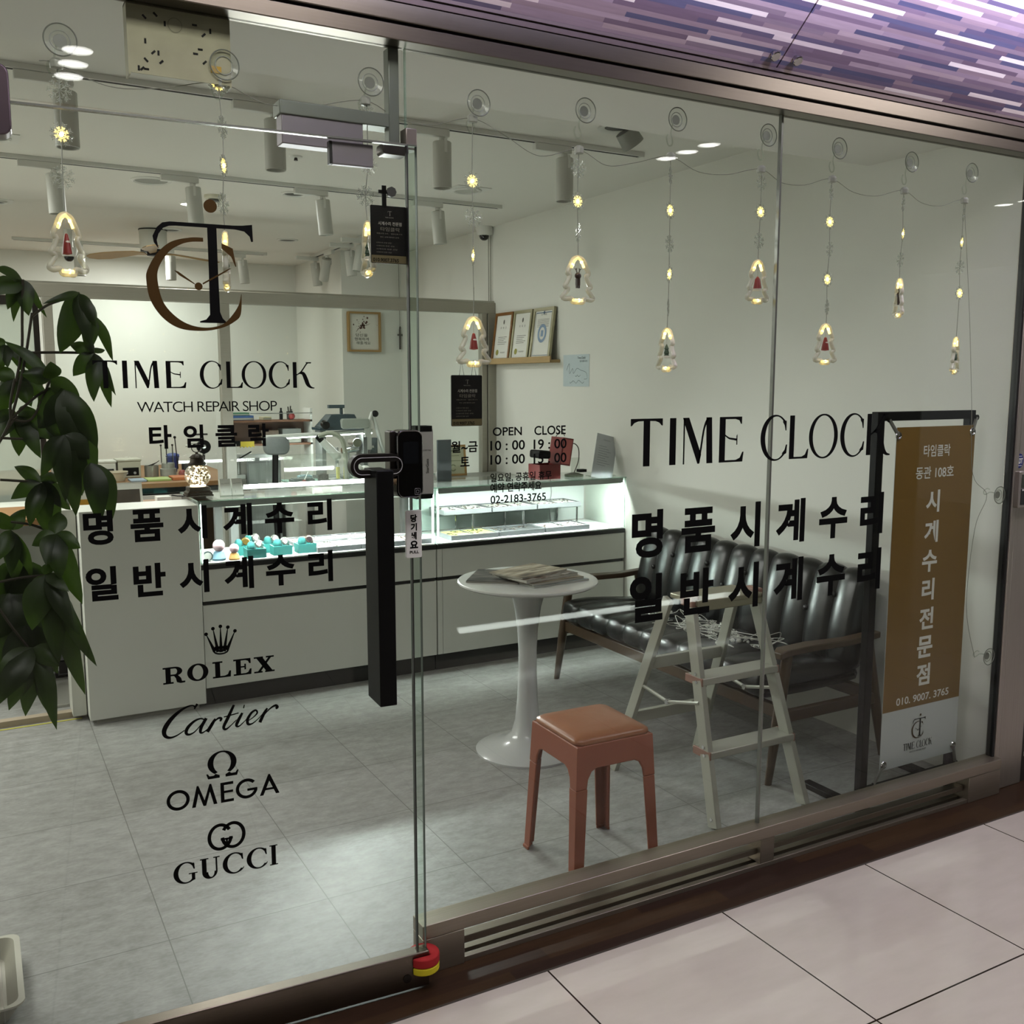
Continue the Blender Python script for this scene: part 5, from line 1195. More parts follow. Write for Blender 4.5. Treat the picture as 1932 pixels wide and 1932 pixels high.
for x, z, ex, ez in ((.092, 1.340, .050, 1.395), (.480, 1.345, .506, 1.395), (.102, .165, .060, .095), (.478, .170, .505, .095)):
    MB().tube([(x + .011 * math.cos(2 * PI * k / 14), -.0245, z + .011 * math.sin(2 * PI * k / 14)) for k in range(14)], .0035, 6, True).build('grommet', CHROME, r)
    MB().tube([(x, -.024, z), (ex, -.018, ez)], .0065, 6).build('tie', M('tie_grey', '6c6c66', .5), r)
    MB().cyl((ex, -.016, ez), (ex, -.022, ez), .010, n=12).build('tie_stud', BS, r)
# potted money tree at the left
LEAVES = [[-0.839,0.34,1.753,-0.913,0.306,1.718,0.041],[-0.839,0.34,1.753,-0.873,0.34,1.691,0.029],[-0.839,0.34,1.753,-0.831,0.321,1.678,0.031],[-0.839,0.34,1.753,-0.792,0.346,1.678,0.013],[-0.839,0.34,1.753,-0.862,0.349,1.666,0.019],[-0.839,0.34,1.753,-0.894,0.287,1.777,0.024],[-0.73,0.24,1.719,-0.81,0.181,1.697,0.014],[-0.73,0.24,1.719,-0.774,0.272,1.598,0.053],[-0.73,0.24,1.719,-0.716,0.209,1.614,0.038],[-0.73,0.24,1.719,-0.702,0.206,1.652,0.021],[-0.706,0.28,1.677,-0.654,0.33,1.583,0.02],[-0.706,0.28,1.677,-0.713,0.272,1.594,0.029],[-0.704,0.26,1.587,-0.753,0.292,1.612,0.024],[-0.704,0.26,1.587,-0.731,0.252,1.641,0.018],[-0.704,0.26,1.587,-0.75,0.27,1.54,0.034],[-0.704,0.26,1.587,-0.713,0.217,1.487,0.032],[-0.704,0.26,1.587,-0.67,0.27,1.474,0.024],[-0.704,0.26,1.587,-0.678,0.295,1.601,0.016],[-0.704,0.26,1.587,-0.661,0.258,1.5,0.015],[-0.865,0.4,1.528,-0.916,0.422,1.559,0.03],[-0.865,0.4,1.528,-0.807,0.414,1.537,0.032],[-0.865,0.4,1.528,-0.835,0.347,1.473,0.035],[-0.865,0.4,1.528,-0.903,0.423,1.491,0.037],[-0.865,0.4,1.528,-0.924,0.405,1.436,0.035],[-0.865,0.4,1.528,-0.793,0.373,1.491,0.032],[-0.796,0.3,1.527,-0.796,0.243,1.574,0.032],[-0.796,0.3,1.527,-0.733,0.335,1.487,0.037],[-0.796,0.3,1.527,-0.855,0.292,1.546,0.032],[-0.796,0.3,1.527,-0.832,0.319,1.558,0.022],[-0.796,0.3,1.527,-0.883,0.337,1.629,0.022],[-0.767,0.3,1.504,-0.72,0.319,1.29,0.054],[-0.767,0.3,1.504,-0.777,0.341,1.345,0.066],[-0.767,0.3,1.504,-0.707,0.283,1.38,0.042],[-0.767,0.3,1.504,-0.828,0.328,1.424,0.061],[-0.767,0.3,1.504,-0.746,0.289,1.325,0.049],[-0.866,0.36,1.442,-0.91,0.403,1.396,0.035],[-0.866,0.36,1.442,-0.866,0.397,1.355,0.035],[-0.866,0.36,1.442,-0.824,0.311,1.357,0.032],[-0.866,0.36,1.442,-0.783,0.315,1.397,0.04],[-0.866,0.36,1.442,-0.83,0.324,1.464,0.025],[-0.866,0.36,1.442,-0.918,0.406,1.442,0.03],[-0.866,0.36,1.442,-0.838,0.348,1.377,0.032],[-0.88,0.42,1.608,-0.912,0.429,1.62,0.025],[-0.88,0.42,1.608,-0.878,0.393,1.559,0.02],[-0.88,0.42,1.608,-0.839,0.416,1.544,0.017],[-0.88,0.42,1.608,-0.81,0.402,1.539,0.022],[-0.88,0.42,1.608,-0.908,0.399,1.546,0.03],[-0.776,0.26,1.401,-0.832,0.264,1.318,0.036],[-0.776,0.26,1.401,-0.785,0.264,1.26,0.034],[-0.776,0.26,1.401,-0.746,0.299,1.268,0.051],[-0.776,0.26,1.401,-0.726,0.275,1.348,0.046],[-0.776,0.26,1.401,-0.795,0.302,1.338,0.041],[-0.776,0.26,1.401,-0.763,0.294,1.225,0.041],[-0.828,0.32,1.289,-0.88,0.369,1.333,0.025],[-0.828,0.32,1.289,-0.893,0.334,1.259,0.032],[-0.828,0.32,1.289,-0.86,0.278,1.202,0.032],[-0.828,0.32,1.289,-0.791,0.355,1.197,0.04],[-0.828,0.32,1.289,-0.784,0.366,1.308,0.027],[-0.828,0.32,1.289,-0.765,0.36,1.225,0.037],[-0.828,0.32,1.289,-0.822,0.323,1.176,0.037],[-0.727,0.22,1.339,-0.684,0.239,1.217,0.044],[-0.727,0.22,1.339,-0.718,0.183,1.213,0.041],[-0.727,0.22,1.339,-0.72,0.251,1.252,0.032],[-0.808,0.26,1.174,-0.859,0.263,1.156,0.029],[-0.808,0.26,1.174,-0.76,0.231,1.146,0.032],[-0.808,0.26,1.174,-0.809,0.207,1.085,0.039],[-0.808,0.26,1.174,-0.76,0.294,1.012,0.039],[-0.808,0.26,1.174,-0.793,0.309,1.226,0.032],[-0.808,0.26,1.174,-0.836,0.21,1.119,0.037],[-0.894,0.36,1.176,-0.855,0.388,1.063,0.022],[-0.894,0.36,1.176,-0.903,0.345,1.078,0.03],[-0.894,0.36,1.176,-0.934,0.317,1.117,0.03],[-0.894,0.36,1.176,-0.922,0.332,1.231,0.03],[-0.894,0.36,1.176,-0.864,0.385,1.228,0.03],[-0.894,0.36,1.176,-0.894,0.396,1.055,0.037],[-0.837,0.24,1.084,-0.792,0.185,1.058,0.024],[-0.837,0.24,1.084,-0.822,0.248,1.114,0.021],[-0.837,0.24,1.084,-0.786,0.185,0.972,0.034],[-0.837,0.24,1.084,-0.856,0.259,1.001,0.048],[-0.837,0.24,1.084,-0.871,0.216,0.975,0.053],[-0.837,0.24,1.084,-0.81,0.277,0.967,0.041],[-0.822,0.24,1.049,-0.765,0.288,0.8,0.037],[-0.822,0.24,1.049,-0.74,0.236,0.874,0.027],[-0.822,0.24,1.049,-0.794,0.29,0.9,0.027],[-0.822,0.24,1.049,-0.821,0.214,0.895,0.041],[-0.822,0.24,1.049,-0.775,0.188,0.957,0.029],[-0.87,0.26,0.913,-0.892,0.266,0.765,0.042],[-0.87,0.26,0.913,-0.831,0.203,0.746,0.032],[-0.87,0.26,0.913,-0.948,0.222,0.837,0.061],[-0.87,0.26,0.913,-0.926,0.245,0.789,0.042],[-0.87,0.26,0.913,-0.847,0.267,0.77,0.029],[-0.87,0.26,0.913,-0.819,0.217,0.881,0.037],[-0.87,0.26,0.913,-0.961,0.205,0.807,0.044],[-0.87,0.26,0.913,-0.834,0.295,0.798,0.029],[-0.905,0.38,1.021,-0.945,0.355,0.928,0.076],[-0.905,0.38,1.021,-0.9,0.425,0.893,0.076],[-0.905,0.38,1.021,-0.865,0.419,0.903,0.063],[-0.905,0.38,1.021,-0.84,0.362,0.874,0.063],[-0.905,0.38,1.021,-0.938,0.371,0.859,0.063],[-0.877,0.42,1.089,-0.862,0.417,0.956,0.077],[-0.877,0.42,1.089,-0.907,0.431,0.959,0.077],[-0.877,0.42,1.089,-0.825,0.426,0.977,0.057],[-0.877,0.42,1.089,-0.928,0.422,1.002,0.064],[-0.877,0.34,0.949,-0.919,0.348,0.81,0.063],[-0.877,0.34,0.949,-0.849,0.383,0.803,0.05],[-0.877,0.34,0.949,-0.815,0.336,0.837,0.045]]
STEMS = [[[-0.824,0.33,1.678],[-0.848,0.33,1.558],[-0.882,0.33,1.437],[-0.919,0.33,1.366]],[[-0.839,0.33,1.752],[-0.845,0.33,1.666],[-0.85,0.33,1.594],[-0.866,0.33,1.522]],[[-0.825,0.33,1.67],[-0.79,0.33,1.697],[-0.748,0.33,1.714],[-0.721,0.33,1.727]],[[-0.849,0.33,1.587],[-0.785,0.33,1.589],[-0.696,0.33,1.589]],[[-0.882,0.33,1.437],[-0.838,0.33,1.437],[-0.794,0.33,1.527]],[[-0.906,0.33,1.394],[-0.841,0.33,1.39],[-0.771,0.33,1.398]],[[-0.912,0.33,1.298],[-0.869,0.33,1.293],[-0.828,0.33,1.288]],[[-0.896,0.33,1.199],[-0.853,0.33,1.189],[-0.803,0.33,1.164]],[[-0.938,0.33,1.059],[-0.882,0.33,1.066],[-0.832,0.33,1.067]],[[-0.87,0.33,0.885],[-0.911,0.33,0.955],[-0.95,0.33,1.035]],[[-0.867,0.33,1.443],[-0.883,0.33,1.425],[-0.919,0.33,1.366]],[[-0.765,0.33,1.503],[-0.813,0.33,1.497],[-0.882,0.33,1.437]],[[-0.717,0.33,1.331],[-0.74,0.33,1.372],[-0.771,0.33,1.398]],[[-0.868,0.33,1.528],[-0.88,0.33,1.474],[-0.882,0.33,1.437]]]
r = thing('money_tree', 'tall leafy money tree behind the glass door at the left edge', 'plant', (-1.16, .42, 0))
R0 = Vector((-1.16, .42, 0))
lf = MB(); rnd = random.Random(21)
for bx, by, bz, tx, ty, tz, w in LEAVES:
    B_ = Vector((bx, by, bz)) - R0; T_ = Vector((tx, ty, tz)) - R0; d = T_ - B_; L_ = d.length
    if L_ < .005: continue
    dn = d.normalized(); nrm = Vector((rnd.uniform(-.35, .2), -1, rnd.uniform(.0, .7))); nrm = (nrm - dn * nrm.dot(dn)).normalized(); sd = dn.cross(nrm)
    arc = L_ * rnd.uniform(.06, .14); fold = rnd.uniform(.15, .45); rows = []
    NS = 9
    for k in range(NS + 1):
        t = k / NS
        prof = (math.sin(PI * min(1, t ** .85)) ** .8) * (1 - .25 * t) + .012
        if t > .93: prof *= .35
        c_ = B_ + d * t + nrm * arc * math.sin(PI * t) + Vector((0, 0, -1)) * L_ * .10 * (t ** 2.5) + sd * (.02 * L_ * math.sin(5 * t + bx * 40))
        hw = w * .5 * prof * 1.42; wav = .10 * hw * math.sin(9 * t + tz * 30)
        rows.append([c_ - sd * hw + nrm * (-fold * hw + wav), c_ - sd * hw * .5 - nrm * fold * hw * .4, c_ + nrm * 0, c_ + sd * hw * .5 - nrm * fold * hw * .4, c_ + sd * hw + nrm * (-fold * hw - wav)])
    lf.rings(rows, cap=False, close=False)
LM, nt, N, L, b = new_mat('leaf_green')
tc = N.new('ShaderNodeTexCoord'); nz = N.new('ShaderNodeTexNoise'); nz.inputs['Scale'].default_value = 9; nz.inputs['Detail'].default_value = 3
L.new(tc.outputs['Object'], nz.inputs['Vector'])
cr = N.new('ShaderNodeValToRGB'); cr.color_ramp.elements[0].color = lin('10190a'); cr.color_ramp.elements[1].color = lin('21300f'); cr.color_ramp.elements[0].position = .35; cr.color_ramp.elements[1].position = .65
L.new(nz.outputs[0], cr.inputs[0]); L.new(cr.outputs[0], b.inputs['Base Color']); b.inputs['Roughness'].default_value = .42; b.inputs['Specular IOR Level'].default_value = .35
tl = N.new('ShaderNodeBsdfTranslucent'); tl.inputs[0].default_value = lin('44601a'); mx = N.new('ShaderNodeMixShader'); mx.inputs[0].default_value = .28
L.new(b.outputs[0], mx.inputs[1]); L.new(tl.outputs[0], mx.inputs[2]); L.new(mx.outputs[0], N['Material Output'].inputs[0])
lf.build('foliage', LM, r, smooth=70)
st = MB()
for s in STEMS: st.tube(spline([Vector(p) - R0 for p in s], 6), .0032, 6)
st.tube(spline([Vector((.10, -.06, 1.30)), Vector((.05, -.03, 1.05)), Vector((.02, 0, .7)), Vector((0, 0, .30))], 6), .016, 8).tube(spline([Vector((.13, -.05, 1.62)), Vector((.12, -.06, 1.45)), Vector((.08, -.05, 1.2)), Vector((.03, 0, .9))], 6), .007, 7)
st.build('stem', M('stem_brown', '2b2617', .7, var=.2), r)
PLW = M('planter_white', 'b5b4ae', .5, var=.04)
MB().rings([[(x, y, z) for x, y in rrect(-w, w, -w * .8, w * .8, .03)] for w, z in ((.150, .05), (.172, .34), (.182, .345), (.182, .375), (.165, .375), (.160, .34))]).build('planter', PLW, r)
MB().rings([[(x, y, z) for x, y in rrect(-w, w, -w * .78, w * .78, .03)] for w, z in ((.190, .0), (.218, .048), (.224, .05), (.224, .055), (.210, .055), (.185, .012))]).build('saucer', M('saucer_plastic', 'b9b6a8', .45, var=.06), r)
MB().box(-.155, .155, -.12, .12, .32, .345).build('soil', M('soil', '241b13', .9, var=.4, scale=80), r)

# ------------------------------------------------------------------ staff area and workshop behind the counters
r = thing('staff_desk', 'wooden staff desk behind the counter end block', 'desk', (-1.1, 2.86, 0))
MB().box(0, 1.05, 0, .55, .855, .885).build('desk_top', WOODB, r, bevel=.002); MB().box(.05, .08, .03, .5, 0, .855).box(.97, 1.0, .03, .5, 0, .855).box(.08, .97, .48, .5, .3, .855).build('panel', M('desk_panel', 'b7b7ae', .5), r)
r = thing('low_cabinet', 'white low cabinet standing beyond the staff opening at the left', 'cabinet', (-1.9, 3.44, 0))
MB().box(0, 1.30, 0, .45, .06, .86).build('carcass', WHITE, r, bevel=.002); MB().box(.02, 1.28, .02, .43, 0, .06).build('base', BSTRIP, r)
r = thing('desk_calendar', 'white spiral desk calendar standing behind the counter end block', 'calendar', (-.385, 2.93, .886))
T_ = Matrix.Rotation(-.25, 4, 'X'); o = MB().box(0, .155, 0, .003, 0, .145).build('page', PAPER, r); o.matrix_local = T_
o = MB().box(.012, .143, -.0008, 0, .03, .110).build('photo', M('calendar_photo', '4d463e', .4, var=.6, scale=12), r); o.matrix_local = T_
s_ = MB()
for k in range(20): s_.tube([(.006 + k * .0075, .0015 + .004 * math.cos(t), .146 + .006 * math.sin(t)) for t in [2 * PI * j / 8 for j in range(8)]], .0006, 4, True)
o = s_.build('spiral', M('spiral_wire', '7d7a70', .4, .8), r); o.matrix_local = T_
r = thing('yellow_booklet', 'standing booklet with a yellow lower half left of the desk calendar', 'booklet', (-.522, 2.94, .886))
MB().box(0, .085, 0, .012, 0, .165).build('cover', PAPER, r); MB().box(.001, .084, -.001, 0, .002, .070).build('yellow_band', M('booklet_yellow', 'b5871d', .5), r)
Flat().add(type_flat('1.0%').fit(.012, .045, .14, .150)).add(type_flat('2-3 개월').fit(.012, .065, .12, .130)).add(type_flat('할인 카드').fit(.012, .065, .10, .110)).build('print', M('booklet_ink', '6c6a62', .6), parent=r, off=-.0008)
tag(MB().rbox(-.175, -.05, 2.86, 2.99, .886, .918, .012).build('red_notebook', M('notebook_red', '8a2522', .5), bevel=.003), 'red notebook lying behind the counter end block', 'notebook')
tag(MB().box(-.15, -.08, 3.02, 3.10, .886, .938).build('paper_pad', PAPER, bevel=.001), 'white paper pad behind the red notebook', 'paper')
r = thing('black_folder', 'thin dark folder standing left of the yellow booklet', 'folder', (-.555, 2.95, .886)); MB().box(0, .022, 0, .10, 0, .22).build('cover', BLACK, r, bevel=.001); MB().box(.002, .020, -.001, 0, .02, .08).build('spine_label', PAPER, r)
r = thing('small_black_heater', 'small black heater frame on the floor beyond the staff opening', 'heater', (-.66, 3.17, .02))
MB().box(0, .012, 0, .10, 0, .09).box(.08, .092, 0, .10, 0, .09).box(.012, .08, 0, .10, .080, .09).box(.012, .08, 0, .10, 0, .01).build('frame', BLACK, r); MB().box(.018, .074, .02, .03, .014, .074).build('panel', M('heater_dark', '171112', .4), r)
tag(MB().tube(spline([(-.605, 2.68, .028), (-.602, 2.70, .10), (-.59, 2.74, .16), (-.575, 2.78, .20)], 6), [.010] * 19, 6).build('black_hose', BLACK), 'curved black hose standing on the staff floor beside the end block', 'hose')
tag(box(-.70, -.61, 2.66, 3.12, .020, .034).build('floor_cover_plate', M('floor_plate', 'b5b4ac', .3, .6), bevel=.002), 'shiny metal cable cover plate on the staff floor', 'plate')
# white work desk and LED tube right behind the long counter
r = thing('work_table', 'white work table with a lit tube behind the long display counter', 'table', (.20, 3.05, 0))
MB().box(0, 1.25, 0, .50, .860, .890).build('table_top', WHITE, r, bevel=.002); MB().box(.03, .07, .04, .08, 0, .86).box(1.18, 1.22, .04, .08, 0, .86).box(.03, .07, .42, .46, 0, .86).box(1.18, 1.22, .42, .46, 0, .86).build('leg', GREYP, r)
r = thing('tube_lamp', 'bright LED tube lamp on the work table just behind the long counter', 'lamp', (.30, 3.075, .945))
MB().box(0, .83, .014, .030, 0, .006).box(.05, .08, .01, .04, -.056, 0).box(.75, .78, .01, .04, -.056, 0).build('housing', WHITEP, r); MB().cyl((.01, .022, .016), (.82, .022, .017), .011, n=12).build('tube', lamp_mat('bench_tube', (.95, 1.0, .98), 30), r)
la = area('tube_lamp_light', (0, 0, 0), (math.radians(-66), 0, 0),      .80, .02, 16, (.95, 1.0, .98), 130); la.parent = r; la.location = (.415, .004, .048)
# right-hand watch bench behind the partition
r = thing('watch_bench', 'white watchmaker bench behind the right half of the partition', 'bench', (.95, 4.45, 0))
MB().box(0, 1.33, 0, .48, .775, .805).build('bench_top', WHITE, r, bevel=.002); MB().box(.02, .06, .02, .46, 0, .775).box(1.27, 1.31, .02, .46, 0, .775).build('leg', WHITE, r)
tag(MB().rbox(1.0, 2.2, 4.50, 4.88, .806, .812, .01, axis=2).build('cutting_mat', M('mat_green', '7d9b90', .6)), 'pale green cutting mat on the watchmaker bench', 'mat')
r = thing('bench_lamp', 'long bright LED bench lamp on a jointed white arm', 'lamp', (.87, 4.78, 1.115))
o = MB().rbox(0, .82, -.022, .022, 0, .030, .010, axis=0).build('head', WHITEP, r, bevel=.002); o.rotation_euler = (0, -.035, 0)
o = MB().box(.01, .81, -.020, .020, -.004, 0).build('light_bar', lamp_mat('bench_lamp_bar', (.93, 1.0, .97), 26), r); o.rotation_euler = (0, -.035, 0)
MB().box(.75, .80, -.03, .03, .0, .10).cyl((.775, 0, .06), (.84, .05, .18), .012).cyl((.84, .05, .18), (.98, .05, -.30), .016).build('arm', WHITEP, r); MB().ball((.86, .04, .17), .026).build('joint', BLACK, r)
r = thing('engraving_machine', 'dark blue-grey bench machine with a pale cover above the bench lamp', 'machine', (1.27, 4.74, 1.17))
MB().box(0, .40, .0, .20, -.36, -.34).box(.02, .05, .02, .18, -.34, .0).box(.34, .37, .02, .18, -.34, .0).build('stand', M('machine_stand', '6a6c6a', .5), r)
MB().rings([[(x, y, z) for x, y in ((0, 0), (.34, 0), (.34, .2), (0, .2))] for z in (0, .02)]).rings([[(.02, 0, .02), (.32, 0, .02), (.32, .2, .02), (.02, .2, .02)], [(.10, .03, .115), (.28, .03, .115), (.28, .17, .115), (.10, .17, .115)]]).build('body', M('machine_blue', '2f3f45', .4, var=.15), r, bevel=.004)
MB().rbox(.16, .38, -.02, .16, .01, .085, .02).build('cover', M('machine_cover', '9fa39a', .35), r, bevel=.006)
MB().cyl((.20, .1, .115), (.20, .1, .165), .012).box(.10, .22, .08, .12, .160, .185).build('clamp', M('machine_blue2', '3a4b50', .4), r); MB().cyl((.03, -.01, .05), (.03, -.05, .04), .03, n=18).build('knob', BLACKG, r)
r = thing('microscope', 'white stereo microscope leaning under the bench lamp', 'microscope', (1.30, 4.64, .812))
MB().box(-.05, .09, -.05, .06, 0, .015).cyl((.06, 0, .015), (.06, 0, .24), .012).build('stand', GREYP, r); MB().cyl((-.05, 0, .29), (.04, -.02, .19), .026, .032, 16).ball((.05, -.02, .18), .035).build('tube', WHITEP, r); MB().cyl((-.085, .0, .325), (-.045, 0, .285), .018, .024, 14).build('eyepiece', BLACK, r)
r = thing('lathe_machine', 'shiny steel watch lathe at the right of the bench', 'lathe', (1.47, 4.80, .812))
m = MB().box(0, .24, 0, .09, 0, .02).cyl((.04, .05, .02), (.04, .05, .20), .018).cyl((.19, .05, .02), (.19, .05, .20), .02).cyl((0, .05, .20), (.25, .05, .22), .024).cyl((.10, -.02, .26), (.10, .10, .26), .035, n=18).box(.16, .23, .02, .08, .20, .30)
m.build('body', CHROME, r, bevel=.002); MB().box(.22, .28, .03, .09, .16, .29).build('motor', M('lathe_motor', '4a5154', .4), r, bevel=.003)
tag(MB().ball((1.50, 4.62, .875), .055, 1, .8, 1).ball((1.57, 4.63, .865), .05, 1, .8, 1).ball((1.53, 4.61, .83), .06, 1.1, .8, .6).build('white_cloth', PAPER), 'crumpled white cloth on the watchmaker bench', 'cloth')
for x, z, lab in ((1.345, .812, 'left yellow bottle strip on the watchmaker bench'), (1.40, .812, 'right yellow bottle strip on the watchmaker bench')):
    r = thing('yellow_bottle', lab, 'bottle', (x, 4.60, z), 0, 'yellow bottles'); MB().rbox(0, .022, 0, .022, 0, .10, .004, axis=2).build('body', M('yellow_plastic', 'd1c532', .4), r); MB().cyl((.011, .011, .10), (.011, .011, .125), .007).build('cap', WHITEP, r)
tag(MB().tube(spline([(1.18, 4.50, 1.145), (1.26, 4.48, 1.165), (1.33, 4.46, 1.13), (1.355, 4.45, 1.04), (1.36, 4.44, .90), (1.36, 4.44, .80)], 6), .017, 8).build('lamp_hose', M('hose_pale', '9fa191', .5)), 'pale curved hose hanging over the front of the watchmaker bench', 'hose')
for x, y, w, d, h, c_, lab, nm in ((1.02, 4.60, .16, .11, .020, '3d4a4c', 'dark parts case open on the bench left side', 'parts_case'), (1.10, 4.72, .10, .06, .035, '8fa9b3', 'light blue cloth pouch on the bench', 'pouch'), (1.72, 4.55, .20, .12, .018, '1d1f1f', 'black tool tray at the right end of the bench', 'tool_tray'), (1.95, 4.62, .13, .09, .05, '6c8fb0', 'small blue box at the right end of the bench', 'box'), (1.20, 4.56, .07, .05, .055, '4b443f', 'small dark motor on the bench front edge', 'motor')):
    r = thing(nm, lab, nm.split('_')[-1], (x, y, .812)); MB().rbox(0, w, 0, d, 0, h, .008, axis=2).build('body', M('clutter_' + c_, c_, .5, var=.15), r, bevel=.002); MB().rbox(.012, w - .012, .012, d - .012, h, h + .006, .006, axis=2).build('lid', M('clutter_lid_' + c_, c_, .35, var=.4, scale=50), r)
r = thing('red_knob_tool', 'small red knob beside the front edge of the bench', 'tool', (1.07, 4.50, .806)); MB().lathe([(.018, 0), (.018, .02), (.01, .035), (.0, .037)], n=14).build('knob', M('knob_red', 'a33a3c', .4), r); MB().cyl((0, 0, .03), (.03, 0, .09), .003).build('hook', CHROME, r)
r = thing('task_chair', 'grey office chair behind the long counter', 'chair', (.68, 3.78, 0))
MB().rings([[(x * w, y_, z) for x, z in rrect(-1, 1, -1, 1, .5)] if 0 else [(x, y_, z) for x, z in rrect(-w, w, 1.133 - h, 1.133 + h, .04)] for w, h, y_ in ((.068, .045, -.04), (.078, .055, -.02), (.078, .055, .01), (.068, .045, .03))]).build('backrest', M('chair_grey', '6e7472', .7, var=.1, scale=60), r, smooth=60)
MB().rbox(-.20, .20, -.20, .15, .46, .53, .06, axis=2).build('seat', M('chair_seat', '3d403f', .8), r, bevel=.01); MB().cyl((0, 0, .06), (0, 0, .46), .025).tube([(0, .02, .50), (0, .06, .8), (0, .02, 1.10)], .018).build('post', BLACK, r)
bs = MB()
for k in range(5): bs.cyl((0, 0, .07), (.20 * math.cos(k * 1.257), .20 * math.sin(k * 1.257), .04), .018)
bs.build('base', BLACK, r)
r = thing('standing_shelf', 'wooden shelf rack with two tiers beyond the partition, loaded with folders', 'shelf', (.62, 4.95, 0))
MB().box(0, .66, 0, .18, 1.232, 1.246).box(0, .66, 0, .18, 1.06, 1.074).box(0, .66, .17, .18, 1.074, 1.232).build('board', M('shelf_wood', '6d4a35', .5, var=.2), r)
MB().box(-.008, .008, 0, .18, 0, 1.31).box(.645, .661, 0, .18, 0, 1.33).build('upright', WHITEP, r); MB().box(.2, .66, -.004, 0, 1.292, 1.298).build('rail', CHROME, r)
for nm, lab, x0, x1, z0, z1, c_ in (('green_folder', 'green folder on top of the pile on the upper shelf', .665, .82, 1.282, 1.302, '3f6b4f'), ('blue_folder', 'blue folder under the green one on the upper shelf', .665, .85, 1.247, 1.281, '34507f'), ('paper_stack', 'pale paper stack in the middle of the upper shelf', .92, .98, 1.247, 1.270, 'b0a98c'), ('brown_case', 'brown case on the lower shelf', .90, 1.03, 1.075, 1.17, '57473a'), ('grey_case', 'grey case on the lower shelf, rightmost', 1.06, 1.20, 1.075, 1.18, '6e706c')):
    r = thing(nm, lab, nm.split('_')[-1], (x0, 4.97, z0)); MB().box(0, x1 - x0, 0, .13, 0, z1 - z0).build('body', M(nm, c_, .55, var=.15), r, bevel=.002); MB().box(.004, x1 - x0 - .004, -.001, 0, .004, (z1 - z0) * .5).build('label_strip', M(nm + '_strip', '9a9a90', .6), r)
r = thing('spray_bottle', 'slim black bottle on the upper shelf', 'bottle', (1.06, 5.0, 1.247)); MB().lathe([(.013, 0), (.013, .055), (.007, .066), (.007, .085), (0, .087)], n=14).build('body', BLACK, r)
r = thing('stamp_cup', 'dark cup of tools at the right of the upper shelf', 'cup', (1.125, 5.0, 1.247)); MB().lathe([(.022, 0), (.024, .06), (.020, .06), (.018, .02)], n=16).build('cup', M('cup_dark', '2b2724', .5), r); MB().cyl((.0, 0, .02), (.008, 0, .10), .004).cyl((-.006, 0, .02), (-.012, 0, .095), .004).build('tools', BLACK, r)
r = thing('red_blower', 'round red rubber dust blower on the upper shelf', 'blower', (1.13, 4.965, 1.250)); MB().ball((0, 0, .022), .024).build('bulb', M('blower_red', '8d2c28', .5), r); MB().cyl((0, 0, .045), (0, 0, .075), .005, .003).build('nozzle', BLACK, r)
r = thing('tool_rack', 'yellow toothed tool rack on the wall under the shelf', 'rack', (.74, 4.94, 1.05)); MB().prism([(0, .045), (.10, .045)] + [(.10 - .0125 * k, .012 if k % 2 else 0) for k in range(9)], 1, 0, .02).build('comb', M('rack_yellow', 'b5a02a', .5), r); MB().box(-.11, 0, .0, .02, .015, .05).build('grip', BLACK, r)
r = thing('file_cabinet', 'grey drawer cabinet under the wall shelf behind the counter', 'cabinet', (.70, 4.62, 0))
MB().box(0, .24, 0, .36, 0, 1.00).build('carcass', M('cabinet_grey', '7d817f', .4, var=.1), r, bevel=.003); MB().box(.01, .23, -.006, 0, .70, .96).box(.01, .23, -.006, 0, .42, .68).build('drawer', M('drawer_grey', '8b8f8c', .35, .2, var=.25, scale=4, stretch=(30, 1, 1)), r, bevel=.002)
r = thing('acrylic_screen', 'clear acrylic screen standing behind the long counter', 'screen', (.66, 3.55, .892)); MB().rbox(0, .42, 0, .004, 0, .20, .02).build('panel', CLEARP, r); MB().box(.02, .06, -.03, .03, 0, .006).box(.36, .40, -.03, .03, 0, .006).build('foot', CLEARP, r)
r = thing('white_tray_box', 'white paper box on the work table behind the counter', 'box', (.72, 3.20, .891)); MB().box(0, .18, 0, .12, 0, .035).build('body', PAPER, r, bevel=.002)
r = thing('dark_notice_panel', 'dark grey panel leaning behind the lock housing', 'panel', (1.64, 3.50, .891)); MB().box(0, .10, 0, .012, 0, .265).build('panel', M('panel_grey', '4c5356', .4), r, bevel=.002); MB().box(.0, .10, .012, .08, 0, .008).build('foot', BLACK, r)
r = thing('side_desk', 'narrow grey desk behind the right display counter', 'desk', (1.55, 3.35, 0)); MB().box(0, .76, 0, .60, .86, .89).build('desk_top', M('desk_grey', '8d8f88', .4), r); MB().box(.02, .05, .03, .57, 0, .86).box(.71, .74, .03, .57, 0, .86).build('leg', GREYP, r)
r = thing('small_framed_certificate', 'small pale wooden framed certificate behind the right counter', 'certificate', (1.79, 3.78, .891)); T_ = Matrix.Rotation(-.12, 4, 'X')
for nm, m, mt in (('frame', MB().box(0, .20, 0, .014, 0, .014).box(0, .20, 0, .014, .196, .21).box(0, .014, 0, .014, .014, .196).box(.186, .20, 0, .014, .014, .196), M('frame_birch', 'a5834f', .5, var=.15)), ('sheet', MB().box(.014, .186, .005, .012, .014, .196), M('sheet_cream', 'b9bca0', .6))):
    o = m.build(nm, mt, r); o.matrix_local = T_
o = Flat().ring(.10, .055, .024, .024, .016, .016, 30, 330).rect(.03, .10, .17, .104).rect(.05, .135, .15, .138).rect(.06, .165, .14, .175).build('print', M('cert_green', '7d8466', .6), parent=r, off=.004); o.matrix_local = T_
